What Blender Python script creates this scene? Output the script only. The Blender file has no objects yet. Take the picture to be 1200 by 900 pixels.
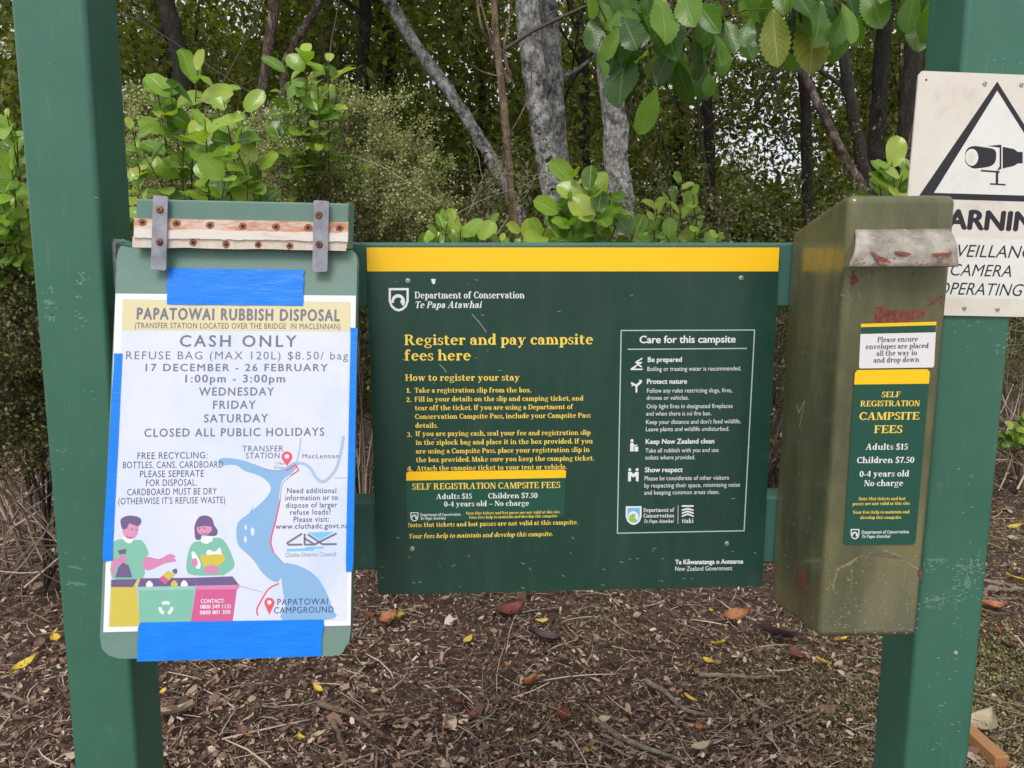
import bpy, bmesh, math, random
import numpy as np
from mathutils import Vector, Matrix
SC = bpy.context.scene
COL = SC.collection
R = math.radians
rnd = random.Random(7)
rng = np.random.default_rng(7)

# ------------------------------------------------------------------ camera
CAMZ = 1.45
PITCH = R(9.46)
cam_d = bpy.data.cameras.new('camera')
cam = bpy.data.objects.new('camera', cam_d)
COL.objects.link(cam)
cam.location = (0, 0, CAMZ)
cam.rotation_euler = (R(90) - PITCH, 0, 0)
cam_d.sensor_width = 36
cam_d.lens = 901 / 1200 * 36
cam_d.clip_start = 0.02
cam_d.clip_end = 600
SC.camera = cam
# ------------------------------------------------------------------ sky, sun, exposure
SUN_EL, SUN_AZ = R(52), R(15)          # sun behind the photographer, high, veiled by cloud
w = bpy.data.worlds.new('World')
SC.world = w
w.use_nodes = True
nt = w.node_tree
bg = nt.nodes['Background']
sky = nt.nodes.new('ShaderNodeTexSky')
sky.sky_type = 'NISHITA'
sky.sun_disc = False
sky.sun_elevation = SUN_EL
sky.sun_rotation = R(180) + SUN_AZ
sky.air_density = 1.0
sky.dust_density = 5.0
sky.ozone_density = 1.0
hsv = nt.nodes.new('ShaderNodeHueSaturation')
hsv.inputs['Saturation'].default_value = 0.35
nt.links.new(sky.outputs[0], hsv.inputs['Color'])
cloud = nt.nodes.new('ShaderNodeMix')          # a veil of white cloud over the whole sky
cloud.data_type = 'RGBA'
cloud.inputs[0].default_value = .6
cloud.inputs[7].default_value = (6.6, 6.85, 7.3, 1)
nt.links.new(hsv.outputs[0], cloud.inputs[6])
nt.links.new(cloud.outputs[2], bg.inputs[0])
bg.inputs[1].default_value = 0.15
sun_d = bpy.data.lights.new('sun', 'SUN')
sun_d.energy = 1.6
sun_d.angle = R(24)
sun_d.color = (1, .97, .92)
sun = bpy.data.objects.new('sun', sun_d)
COL.objects.link(sun)
sdir = Vector((math.sin(SUN_AZ) * -math.cos(SUN_EL), -math.cos(SUN_AZ) * math.cos(SUN_EL), math.sin(SUN_EL)))
sun.rotation_euler = sdir.to_track_quat('Z', 'Y').to_euler()
SC.view_settings.view_transform = 'Standard'
SC.view_settings.look = 'None'
SC.view_settings.exposure = 0.14
SC.view_settings.gamma = 1
SC.view_settings.use_curve_mapping = False
SC.cycles.max_bounces = 6
SC.cycles.diffuse_bounces = 3
SC.cycles.transmission_bounces = 3

# ------------------------------------------------------------------ geometry helpers
def ray(px, py):
    v = (py - 450) / 901; u = (px - 600) / 901
    c, s = math.cos(PITCH), math.sin(PITCH)
    return Vector((u, c - v * s, -v * c - s))
CAM = Vector((0, 0, CAMZ))
def at(px, py, Y):
    r = ray(px, py)
    return CAM + r * (Y / r.y)
YAW = 0.0424
EV = Vector((1, YAW, 0)).normalized()
NV = Vector((YAW, -1, 0)).normalized()     # towards the viewer
UPV = Vector((0, 0, 1))
ORG = Vector((0, 1.128, 0))
class Plane:
    def __init__(s, o, n, ref=None):
        s.o = Vector(o); s.n = Vector(n).normalized()
        s.up = (UPV - s.n * UPV.dot(s.n)).normalized()
        s.e = s.up.cross(s.n).normalized()
    def U(s, px, py, lift=0):
        r = ray(px, py)
        t = (s.o + s.n * lift - CAM).dot(s.n) / r.dot(s.n)
        return CAM + r * t
def fplane(d):                                # frame-parallel plane, d metres behind panel face
    return Plane(ORG - NV * d, NV)
def F(s, d, z):
    return ORG + EV * s - NV * d + UPV * z
def fs(p):
    return (p - ORG).dot(EV)

# ------------------------------------------------------------------ materials
def mat(name, col, rough=.6, metal=0, spec=.5):
    m = bpy.data.materials.new(name); m.use_nodes = True
    b = m.node_tree.nodes['Principled BSDF']
    b.inputs['Base Color'].default_value = (*col, 1)
    b.inputs['Roughness'].default_value = rough
    b.inputs['Metallic'].default_value = metal
    b.inputs['Specular IOR Level'].default_value = spec
    return m
def N(m, t): return m.node_tree.nodes.new(t)
def L(m, a, b): m.node_tree.links.new(a, b)
def noise(m, scale, detail=5, rough=.6, stretch=None, coord='Object'):
    tc = N(m, 'ShaderNodeTexCoord'); n = N(m, 'ShaderNodeTexNoise')
    n.inputs['Scale'].default_value = scale; n.inputs['Detail'].default_value = detail
    n.inputs['Roughness'].default_value = rough
    if stretch:
        mp = N(m, 'ShaderNodeMapping'); mp.inputs['Scale'].default_value = stretch
        L(m, tc.outputs[coord], mp.inputs[0]); L(m, mp.outputs[0], n.inputs['Vector'])
    else: L(m, tc.outputs[coord], n.inputs['Vector'])
    return n.outputs['Fac']
def ramp(m, fac, stops):
    r = N(m, 'ShaderNodeValToRGB'); e = r.color_ramp.elements
    while len(e) < len(stops): e.new(.5)
    for k, (p, c) in enumerate(stops):
        e[k].position = p; e[k].color = (*c, 1) if len(c) == 3 else c
    L(m, fac, r.inputs[0]); return r.outputs[0]
def mix(m, fac, a, b):
    x = N(m, 'ShaderNodeMix'); x.data_type = 'RGBA'
    if isinstance(fac, float): x.inputs[0].default_value = fac
    else: L(m, fac, x.inputs[0])
    for i, c in ((6, a), (7, b)):
        if isinstance(c, tuple): x.inputs[i].default_value = (*c, 1)
        else: L(m, c, x.inputs[i])
    return x.outputs[2]
def bsdf(m): return m.node_tree.nodes['Principled BSDF']
def setcol(m, c): L(m, c, bsdf(m).inputs['Base Color'])
def bump(m, fac, dist=.002, strength=.5):
    b = N(m, 'ShaderNodeBump'); b.inputs['Distance'].default_value = dist; b.inputs['Strength'].default_value = strength
    L(m, fac, b.inputs['Height']); L(m, b.outputs[0], bsdf(m).inputs['Normal'])
def BW(v): return (v, v, v)
def island(m):
    return N(m, 'ShaderNodeNewGeometry').outputs['Random Per Island']

def worn_paint(name, col, pale, rough=.38, amt=.62, sc=14):
    m = mat(name, col, rough)
    big = ramp(m, noise(m, 3, 3), [(.35, tuple(c * .9 for c in col)), (.7, tuple(min(1, c * 1.15) for c in col))])
    f1 = ramp(m, noise(m, sc, 10, .75), [(amt, BW(0)), (amt + .06, BW(1))])
    f2 = ramp(m, noise(m, 140, 3, .6, (1, 1, .12)), [(.62, BW(0)), (.75, BW(.5))])
    a = mix(m, f1, big, mix(m, .35, col, pale))
    setcol(m, mix(m, f2, a, mix(m, .12, col, pale)))
    rr = ramp(m, noise(m, 9, 6), [(.3, BW(rough - .08)), (.75, BW(rough + .2))])
    L(m, rr, bsdf(m).inputs['Roughness'])
    return m
M = {}
M['post'] = worn_paint('post_green', (.036, .132, .086), (.5, .55, .5), .33, .65)
M['rail'] = worn_paint('rail_green', (.04, .12, .095), (.55, .56, .52), .45, .6, 22)
M['panel'] = worn_paint('panel_green', (.008, .044, .030), (.12, .2, .17), .24, .74, 30)
M['edge'] = mat('panel_edge', (.35, .37, .35), .5)
M['yellow'] = mat('yellow_print', (.92, .54, .004), .4)
M['ytext'] = mat('yellow_letters', (.88, .62, .09), .45)
M['white'] = mat('white_print', (.75, .77, .76), .45)
M['wline'] = mat('pale_line', (.42, .52, .47), .45)
M['screw'] = mat('screw_steel', (.55, .54, .5), .35, .8)
M['dark'] = mat('dark_hole', (.012, .01, .008), .8)
m = M['panel']                                   # dust and dried runs on the panel face
src_ = bsdf(m).inputs['Base Color'].links[0].from_socket
st_ = ramp(m, noise(m, 9, 6, .7, (2.2, 1, .35)), [(.45, BW(0)), (.8, BW(.55))])
setcol(m, mix(m, st_, src_, (.035, .075, .055)))
bump(m, noise(m, 5, 2), .004, .12)
m = M['post']
src_ = bsdf(m).inputs['Base Color'].links[0].from_socket
st_ = ramp(m, noise(m, 16, 8, .7, (2, 2, .22)), [(.5, BW(0)), (.78, BW(.5))])
setcol(m, mix(m, st_, src_, (.065, .145, .10)))
bump(m, noise(m, 45, 5, .6), .0012, .25)
# faded board paint
m = M['board'] = mat('board_green', (.17, .27, .235), .55)
setcol(m, mix(m, ramp(m, noise(m, 5, 8, .7), [(.4, BW(0)), (.7, BW(.6))]), (.105, .205, .172), (.19, .25, .195)))
bump(m, noise(m, 60, 6, .6), .0006)
M['board_dark'] = worn_paint('board_side', (.05, .13, .11), (.3, .34, .3), .5, .64, 20)
# poster paper inside a clear plastic sleeve
m = M['paper'] = mat('poster_paper', (.66, .68, .83), .45)
setcol(m, ramp(m, noise(m, 6, 4, .6), [(.3, (.54, .59, .74)), (.6, (.63, .645, .78)), (.8, (.68, .68, .79))]))
for kk in ('paper',):
    bump(m, noise(m, 7, 3, .5, (1, 1, .6)), .006, .25)
    bsdf(m).inputs['Coat Weight'].default_value = .5; bsdf(m).inputs['Coat Roughness'].default_value = .16
wash_ = ramp(m, noise(m, 9, 6, .65, (1.6, 1, .8)), [(.5, BW(0)), (.72, BW(.7))])
setcol(m, mix(m, wash_, bsdf(m).inputs['Base Color'].links[0].from_socket, (.42, .54, .72)))
M['margin'] = mat('paper_margin', (.73, .73, .79), .4)
M['band'] = mat('paper_yellow', (.62, .55, .33), .5)
M['ink'] = mat('grey_ink', (.15, .145, .19), .5)
M['ink2'] = mat('dark_ink', (.045, .045, .075), .5)
M['navy'] = mat('navy_ink', (.05, .055, .16), .5)
M['lgrey'] = mat('light_grey_ink', (.3, .3, .36), .5)
M['river'] = mat('river_blue', (.28, .51, .82), .5)
M['river2'] = mat('river_pale', (.45, .6, .82), .5)
M['red'] = mat('route_red', (.68, .07, .12), .5)
M['mint'] = mat('mint_print', (.24, .58, .45), .5)
M['mint2'] = mat('mint_rim', (.36, .66, .57), .5)
M['pinkskin'] = mat('pink_print', (.76, .27, .5), .5)
M['face'] = mat('face_print', (.80, .33, .55), .5)
M['purple'] = mat('purple_print', (.13, .085, .21), .5)
M['pinkbin'] = mat('magenta_print', (.72, .12, .33), .5)
M['yelbin'] = mat('bin_yellow', (.74, .60, .08), .5)
M['bluelogo'] = mat('logo_blue', (.16, .45, .75), .5)
M['greenlogo'] = mat('logo_green', (.32, .5, .05), .5)
m = M['tape'] = mat('blue_tape', (.0, .2, .8), .36, 0, .35)
setcol(m, ramp(m, noise(m, 25, 5, .6, (1, 1, .2)), [(.3, (.0, .165, .70)), (.75, (.0, .205, .80))]))
bump(m, noise(m, 38, 5, .65, (.35, 1, 1.2)), .0022, .7)
for n_ in ('river', 'river2', 'mint', 'mint2', 'pinkskin', 'face', 'pinkbin', 'yelbin'):
    b_ = bsdf(M[n_]).inputs['Base Color']; b_.default_value = [c * .74 for c in b_.default_value[:3]] + [1]
# galvanised steel, rust, hinge rubber
m = M['galv'] = mat('galvanised', (.30, .30, .34), .5, .6)
setcol(m, ramp(m, noise(m, 40, 6, .65), [(.3, (.22, .22, .26)), (.6, (.38, .38, .43)), (.8, (.5, .5, .53))]))
m = M['rustbolt'] = mat('rusty_bolt', (.18, .075, .04), .7, .3)
setcol(m, ramp(m, noise(m, 120, 4), [(.35, (.10, .035, .02)), (.65, (.32, .14, .08))]))
m = M['rust'] = mat('rust_patch', (.16, .04, .02), .85)
setcol(m, ramp(m, noise(m, 190, 6, .8), [(.3, (.06, .012, .008)), (.55, (.20, .055, .03)), (.8, (.30, .13, .08))]))
bump(m, noise(m, 200, 4), .001, .8)
m = M['strip_top'] = mat('rusted_strip', (.5, .2, .1), .75)
setcol(m, ramp(m, noise(m, 16, 6, .7, (1, 1, 5)), [(.3, (.40, .13, .07)), (.46, (.52, .24, .14)), (.58, (.66, .52, .44)), (.7, (.70, .64, .58))]))
m = M['strip_mid'] = mat('bare_wood', (.7, .6, .52), .75)
setcol(m, ramp(m, noise(m, 26, 7, .7, (.5, 1, 4)), [(.24, (.45, .24, .15)), (.38, (.68, .62, .56)), (.75, (.80, .77, .73))]))
m = M['strip_low'] = mat('stained_wood', (.6, .45, .35), .75)
setcol(m, ramp(m, noise(m, 34, 7, .7, (1.6, 1, .35)), [(.28, (.42, .19, .12)), (.44, (.60, .50, .41)), (.7, (.70, .64, .56))]))
# fee box paint
m = M['feebox'] = mat('olive_paint', (.15, .14, .055), .3, .25)
cb = ramp(m, noise(m, 5, 7, .65, (1.6, 1.6, .8)), [(.3, (.075, .085, .048)), (.5, (.165, .158, .078)), (.72, (.26, .23, .105))])
f1 = ramp(m, noise(m, 160, 3, .6), [(.68, BW(0)), (.78, BW(.8))])
f3 = ramp(m, noise(m, 7, 10, .75), [(.62, BW(0)), (.7, BW(.75))])
f4 = ramp(m, noise(m, 7, 9, .72, (1.3, 1.3, .45)), [(.36, BW(.7)), (.56, BW(0))])
f5 = ramp(m, noise(m, 3.2, 4, .6), [(.5, BW(0)), (.68, BW(.5))])
setcol(m, mix(m, f5, mix(m, f4, mix(m, f3, mix(m, f1, cb, (.36, .34, .24)), (.24, .24, .18)), (.075, .078, .042)), (.15, .16, .125)))
L(m, ramp(m, noise(m, 12, 6), [(.3, BW(.1)), (.75, BW(.3))]), bsdf(m).inputs['Roughness'])
bump(m, noise(m, 14, 5), .0015, .35)
m = M['hood'] = mat('worn_hood', (.42, .38, .35), .55)
hb = ramp(m, noise(m, 30, 8, .7), [(.3, (.14, .125, .10)), (.46, (.27, .24, .205)), (.6, (.40, .36, .31)), (.75, (.48, .43, .36))])
hr = ramp(m, noise(m, 26, 8, .75, (1, 1, 2.2)), [(.6, BW(0)), (.66, BW(.85))])
setcol(m, mix(m, hr, hb, (.19, .085, .06)))
bump(m, noise(m, 40, 6), .002, .6)
M['scuff'] = mat('pale_scuff', (.30, .38, .31), .7)
M['scuff3'] = mat('rubbed_paint', (.10, .21, .165), .6)
M['scuff2'] = mat('grey_scratch', (.33, .36, .31), .7)
M['crust'] = mat('pale_crust', (.22, .20, .135), .8)
M['feebox_patch'] = mat('olive_bare', (.155, .143, .085), .4)
M['sticker_green'] = mat('sticker_green', (.008, .07, .045), .4)
M['label_white'] = mat('label_white', (.72, .70, .70), .5)
m = M['warn'] = mat('sign_beige', (.68, .63, .56), .5)
setcol(m, ramp(m, noise(m, 9, 8, .7), [(.25, (.50, .43, .36)), (.45, (.68, .62, .55)), (.75, (.75, .71, .65))]))
m = M['warnw'] = mat('sign_white', (.72, .71, .67), .5)
setcol(m, ramp(m, noise(m, 14, 8, .7), [(.25, (.62, .60, .54)), (.5, (.73, .72, .68)), (.8, (.77, .76, .73))]))
M['black'] = mat('black_print', (.016, .014, .02), .5)
M['wood'] = mat('fresh_timber', (.36, .17, .07), .7)

# ------------------------------------------------------------------ object helpers
class MB:
    def __init__(s): s.v = []; s.f = []; s.m = []; s.mats = []
    def mi(s, name):
        if name not in s.mats: s.mats.append(name)
        return s.mats.index(name)
    def poly(s, pts, mt):
        k = len(s.v); s.v += [tuple(p) for p in pts]; s.f.append(tuple(range(k, k + len(pts)))); s.m.append(s.mi(mt))
    def add(s, vs, fs_, mt):
        k = len(s.v); s.v += [tuple(p) for p in vs]; i = s.mi(mt)
        for f in fs_: s.f.append(tuple(a + k for a in f)); s.m.append(i)
    def hexa(s, p, mt):      # p: 8 points, 0-3 one face, 4-7 opposite
        s.add(p, [(0, 1, 2, 3), (7, 6, 5, 4), (0, 4, 5, 1), (1, 5, 6, 2), (2, 6, 7, 3), (3, 7, 4, 0)], mt)
    def tube(s, pts, rads, mt, n=8, cap=True):
        pts = [Vector(p) for p in pts]; k = len(s.v); i = s.mi(mt)
        ref = Vector((.3, .8, .5))
        for j, p in enumerate(pts):
            d = (pts[min(j + 1, len(pts) - 1)] - pts[max(j - 1, 0)]).normalized()
            a = d.cross(ref).normalized(); b = d.cross(a)
            for q in range(n):
                t = 2 * math.pi * q / n
                s.v.append(tuple(p + (a * math.cos(t) + b * math.sin(t)) * rads[j]))
        for j in range(len(pts) - 1):
            for q in range(n):
                q2 = (q + 1) % n
                s.f.append((k + j * n + q, k + j * n + q2, k + (j + 1) * n + q2, k + (j + 1) * n + q)); s.m.append(i)
        if cap:
            s.f.append(tuple(k + q for q in range(n))); s.m.append(i)
            s.f.append(tuple(k + (len(pts) - 1) * n + q for q in range(n))); s.m.append(i)
    def build(s, name, parent=None, loc=None, smooth=False, bevel=0, fix=False):
        me = bpy.data.meshes.new(name)
        o = bpy.data.objects.new(name, me); COL.objects.link(o)
        off = Vector(loc) if loc is not None else (Vector(parent['base']) if parent is not None else Vector((0, 0, 0)))
        me.from_pydata([(a[0] - off.x, a[1] - off.y, a[2] - off.z) for a in s.v], [], s.f)
        for nme in s.mats: me.materials.append(M[nme])
        me.polygons.foreach_set('material_index', s.m)
        if fix or bevel:
            bm = bmesh.new(); bm.from_mesh(me)
            if fix: bmesh.ops.recalc_face_normals(bm, faces=bm.faces)
            if bevel:
                es = [e for e in bm.edges if len(e.link_faces) == 2 and e.calc_face_angle(0) > .5]
                bmesh.ops.bevel(bm, geom=es, offset=bevel, segments=3, affect='EDGES', profile=.5, clamp_overlap=True)
            bm.to_mesh(me); bm.free()
        if smooth: me.polygons.foreach_set('use_smooth', [True] * len(me.polygons))
        if parent is not None:
            o.parent = parent
        else: o.location = off
        o['base'] = tuple(off)
        return o
def tag(o, label, cat, group=None, kind=None):
    o['label'] = label; o['category'] = cat
    if group: o['group'] = group
    if kind: o['kind'] = kind
    return o
def thing(name, base, label, cat, group=None):
    o = bpy.data.objects.new(name, None); COL.objects.link(o)
    o.location = base; o['base'] = tuple(base); o.empty_display_size = .05
    return tag(o, label, cat, group)

# ------------------------------------------------------------------ serif type, drawn as strokes
T, t_, X, H, S_ = .145, .062, .46, .67, .052
def gl():
    G = {}
    def r(x0, y0, x1, y1): return [(x0, y0), (x1, y0), (x1, y1), (x0, y1)]
    def D(xa, ya, xb, yb, w): return [(xa, ya), (xa + w, ya), (xb + w, yb), (xb, yb)]
    def V(x, y0, y1, b=3, tp=1, w=T):
        o = [r(x, y0, x + w, y1)]
        if b: o.append(r(x - (.055 if b & 1 else 0), y0, x + w + (.055 if b & 2 else 0), y0 + S_))
        if tp: o.append([(x - (.06 if tp & 1 else 0), y1 - S_ - .01), (x + w + (.055 if tp & 2 else 0), y1 - S_), (x + w + (.055 if tp & 2 else 0), y1), (x - (.06 if tp & 1 else 0), y1 - (.02 if tp == 1 else 0))])
        return o
    def E(cx, cy, rx, ry, a0, a1, a=T, b=t_):
        n = max(4, int(abs(a1 - a0) / 22)); o = []
        for k in range(n):
            p, q = R(a0 + (a1 - a0) * k / n), R(a0 + (a1 - a0) * (k + 1) / n)
            o.append([(cx + (rx - a) * math.cos(p), cy + (ry - b) * math.sin(p)), (cx + rx * math.cos(p), cy + ry * math.sin(p)),
                      (cx + rx * math.cos(q), cy + ry * math.sin(q)), (cx + (rx - a) * math.cos(q), cy + (ry - b) * math.sin(q))])
        return o
    def dot(x, y, q=.075): return [[(x + q * math.cos(R(a)), y + q * math.sin(R(a))) for a in range(0, 360, 45)]]
    G['a'] = E(.19, .14, .175, .15, 0, 360, .11, .045) + [r(.27, .1, .27 + T, .33), r(.3, 0, .47, .05), r(.3, .03, .395, .12)] + E(.21, .31, .185, .16, 0, 150, T, t_) + dot(.09, .34, .06)
    G['b'] = V(.06, 0, .71, 0) + E(.27, .23, .23, .24, 0, 360)
    G['c'] = E(.26, .23, .235, .24, 45, 320) + dot(.38, .36, .065)
    G['d'] = E(.24, .23, .22, .24, 0, 360) + V(.33, 0, .71, 2, 1)
    G['e'] = E(.26, .23, .235, .24, 0, 320) + [r(.1, .24, .47, .285)]
    G['f'] = V(.08, 0, .55, 3, 0) + E(.27, .53, .19, .19, 60, 180) + dot(.34, .63, .06) + [r(.01, X - S_, .33, X)]
    G['g'] = E(.23, .3, .19, .17, 0, 360, .1, .045) + E(.24, -.07, .23, .13, 0, 360, .08, .045) + [r(.1, .06, .2, .15), r(.38, .4, .5, .46)]
    G['h'] = V(.06, 0, .71) + E(.29, .25, .215, .22, 0, 120) + V(.38, 0, .27, 3, 0)
    G['i'] = V(.07, 0, X) + dot(.13, .61)
    G['j'] = V(.1, -.05, X, 0) + E(.06, -.05, .165, .16, -90, 0) + dot(.16, .61)
    G['k'] = V(.06, 0, .71) + [D(.18, .2, .36, X, .06), D(.38, 0, .2, .26, .15), r(.3, X - S_, .5, X), r(.32, 0, .56, S_)]
    G['l'] = V(.07, 0, .71)
    G['m'] = V(.06, 0, X) + E(.27, .25, .19, .22, 0, 120) + V(.335, 0, .27, 3, 0) + E(.545, .25, .19, .22, 0, 120) + V(.61, 0, .27, 3, 0)
    G['n'] = V(.06, 0, X) + E(.29, .25, .215, .22, 0, 120) + V(.38, 0, .27, 3, 0)
    G['o'] = E(.26, .23, .24, .24, 0, 360)
    G['p'] = V(.06, -.2, X, 3, 1) + E(.28, .23, .23, .24, 0, 360)
    G['q'] = E(.24, .23, .22, .24, 0, 360) + V(.33, -.2, X, 3, 0)
    G['r'] = V(.06, 0, X) + E(.28, .26, .17, .2, 50, 140) + dot(.35, .38, .07)
    G['s'] = E(.2, .345, .155, .125, 30, 270, .1, .05) + E(.2, .125, .175, .135, -150, 90, .1, .05) + [r(.31, .3, .345, .44), r(.03, .02, .065, .17)]
    G['t'] = V(.08, .1, .58, 0, 0) + E(.25, .13, .17, .145, 180, 320, T, t_) + [r(.01, X - S_, .34, X)]
    G['u'] = V(.06, .2, X, 0) + E(.275, .21, .215, .22, 180, 300) + V(.37, 0, X, 2, 1)
    G['v'] = [D(.2, 0, .04, X, .14), D(.22, 0, .4, X, .06), r(-.01, X - S_, .24, X), r(.34, X - S_, .52, X)]
    G['w'] = [D(.18, 0, .04, X, .13), D(.2, 0, .34, X, .06), D(.46, 0, .3, X, .13), D(.48, 0, .64, X, .055), r(-.01, X - S_, .22, X), r(.28, X - S_, .48, X), r(.58, X - S_, .75, X)]
    G['x'] = [D(.33, 0, .05, X, .15), D(.04, 0, .36, X, .06), r(0, X - S_, .24, X), r(.3, X - S_, .5, X), r(-.01, 0, .18, S_), r(.26, 0, .52, S_)]
    G['y'] = [D(.2, 0, .04, X, .14), D(.1, -.2, .4, X, .06), r(-.01, X - S_, .24, X), r(.34, X - S_, .52, X)] + dot(.1, -.15, .065)
    G['z'] = [r(.03, 0, .42, S_ + .01), r(.04, X - S_ - .01, .42, X), D(.03, 0, .27, X, .14)]
    U = {}
    U['A'] = [D(.06, 0, .31, H, .055), D(.47, 0, .28, H, .15), r(.16, .2, .52, .25), r(0, 0, .2, S_), r(.4, 0, .7, S_)]
    U['B'] = V(.06, 0, H, 1, 1) + E(.29, .505, .22, .165, -90, 90) + E(.29, .18, .27, .18, -90, 90) + [r(.06, H - t_, .29, H), r(.06, .315, .29, .36), r(.06, 0, .29, t_)]
    U['C'] = E(.34, .335, .32, .35, 42, 318) + [r(.54, .44, .58, .66), r(.545, .03, .58, .17)]
    U['D'] = V(.06, 0, H, 1, 1) + E(.29, .335, .36, .335, -90, 90) + [r(.06, H - t_, .29, H), r(.06, 0, .29, t_)]
    U['E'] = V(.06, 0, H, 1, 1) + [r(.06, H - t_, .52, H), r(.475, H - .18, .52, H), r(.06, .32, .4, .365), r(.36, .25, .4, .43), r(.06, 0, .55, t_), r(.5, 0, .55, .19)]
    U['F'] = V(.06, 0, H, 3, 1) + [r(.06, H - t_, .52, H), r(.475, H - .18, .52, H), r(.06, .32, .4, .365), r(.36, .25, .4, .43)]
    U['G'] = E(.34, .335, .32, .35, 42, 330) + V(.5, .03, .3, 0, 3) + [r(.54, .44, .58, .66)]
    U['H'] = V(.06, 0, H, 3, 3) + V(.5, 0, H, 3, 3) + [r(.1, .32, .6, .37)]
    U['I'] = V(.07, 0, H, 3, 3)
    U['K'] = V(.06, 0, H, 3, 3) + [D(.18, .28, .46, H, .065), D(.46, 0, .22, .38, .16), r(.4, H - S_, .62, H), r(.38, 0, .68, S_)]
    U['L'] = V(.06, 0, H, 1, 3) + [r(.06, 0, .52, t_), r(.475, 0, .52, .2)]
    U['M'] = V(.07, 0, H, 3, 1, .055) + [D(.34, 0, .07, H, .15), D(.38, 0, .58, H, .06)] + V(.6, 0, H, 3, 2)
    U['N'] = V(.08, 0, H, 3, 1, .055) + [D(.46, 0, .06, H, .16)] + V(.55, 0, H, 0, 3, .055)
    U['O'] = E(.36, .335, .34, .35, 0, 360, .14)
    U['P'] = V(.06, 0, H, 3, 1) + E(.29, .48, .25, .19, -90, 90) + [r(.06, H - t_, .29, H), r(.1, .29, .29, .335)]
    U['R'] = V(.06, 0, H, 3, 1) + E(.29, .49, .24, .18, -90, 90) + [r(.06, H - t_, .29, H), r(.1, .31, .29, .355), D(.46, 0, .26, .34, .15), r(.45, 0, .67, S_)]
    U['S'] = E(.25, .5, .2, .18, 30, 270, .12, .055) + E(.25, .18, .22, .19, -150, 90, .12, .055) + [r(.4, .47, .44, .66), r(.03, .02, .07, .22)]
    U['T'] = V(.24, 0, H, 3, 0) + [r(.03, H - t_, .58, H), r(.03, H - .2, .07, H), r(.54, H - .2, .58, H)]
    U['U'] = V(.06, .2, H, 0, 3) + E(.32, .23, .26, .24, 180, 360, T, .055) + V(.525, .23, H, 0, 3, .055)
    U['V'] = [D(.28, 0, .05, H, .155), D(.32, 0, .56, H, .055), r(0, H - S_, .28, H), r(.48, H - S_, .68, H)]
    U['W'] = [D(.24, 0, .05, H, .14), D(.27, 0, .45, H, .055), D(.58, 0, .38, H, .14), D(.62, 0, .84, H, .055), r(0, H - S_, .26, H), r(.34, H - S_, .58, H), r(.76, H - S_, .95, H)]
    U['Y'] = V(.25, 0, .3, 3, 0) + [D(.24, .26, .05, H, .15), D(.32, .28, .52, H, .055), r(0, H - S_, .28, H), r(.45, H - S_, .65, H)]
    U['Z'] = [r(.03, 0, .53, t_), r(.04, H - t_, .53, H), D(.03, 0, .36, H, .16), r(.49, 0, .53, .18), r(.04, H - .18, .08, H)]
    G.update(U)
    G['0'] = E(.25, .32, .23, .34, 0, 360)
    G['1'] = V(.17, 0, .65, 3, 0) + [[(.06, .54), (.2, .6), (.2, .65), (.06, .58)]]
    G['2'] = E(.23, .46, .2, .19, -30, 170, T, t_) + [D(.05, 0, .27, .42, .13), r(.05, 0, .46, .085)]
    G['3'] = E(.22, .49, .19, .16, -90, 160, .12, t_) + E(.22, .18, .22, .19, -160, 90, .12, t_)
    G['4'] = [r(.28, 0, .28 + T, .65), r(.02, .16, .48, .23), D(.02, .2, .28, .65, .06)]
    G['5'] = E(.21, .2, .23, .21, -150, 110, .12, t_) + [r(.1, .34, .15, .65), r(.1, .56, .42, .65)]
    G['7'] = [D(.14, 0, .33, .65, .13), r(.04, .56, .46, .65), r(.04, .46, .08, .65)]
    G['.'] = dot(.08, .065, .07)
    G[','] = dot(.08, .065, .07) + [D(.03, -.13, .09, .06, .06)]
    G[':'] = dot(.09, .065, .07) + dot(.09, .38, .07)
    G['-'] = [r(.03, .17, .28, .24)]
    G['–'] = [r(.03, .2, .5, .26)]
    G['$'] = U['S'] + [r(.225, -.08, .275, .76)]
    G["'"] = [D(.06, .48, .05, .7, .07)]
    out = {}
    for c, ps in G.items():
        xs = [p[0] for q in ps for p in q]
        lo, hi = min(xs), max(xs)
        out[c] = ([[(x - lo, y) for x, y in q] for q in ps], hi - lo)
    return out
SERIF = gl()

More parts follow.
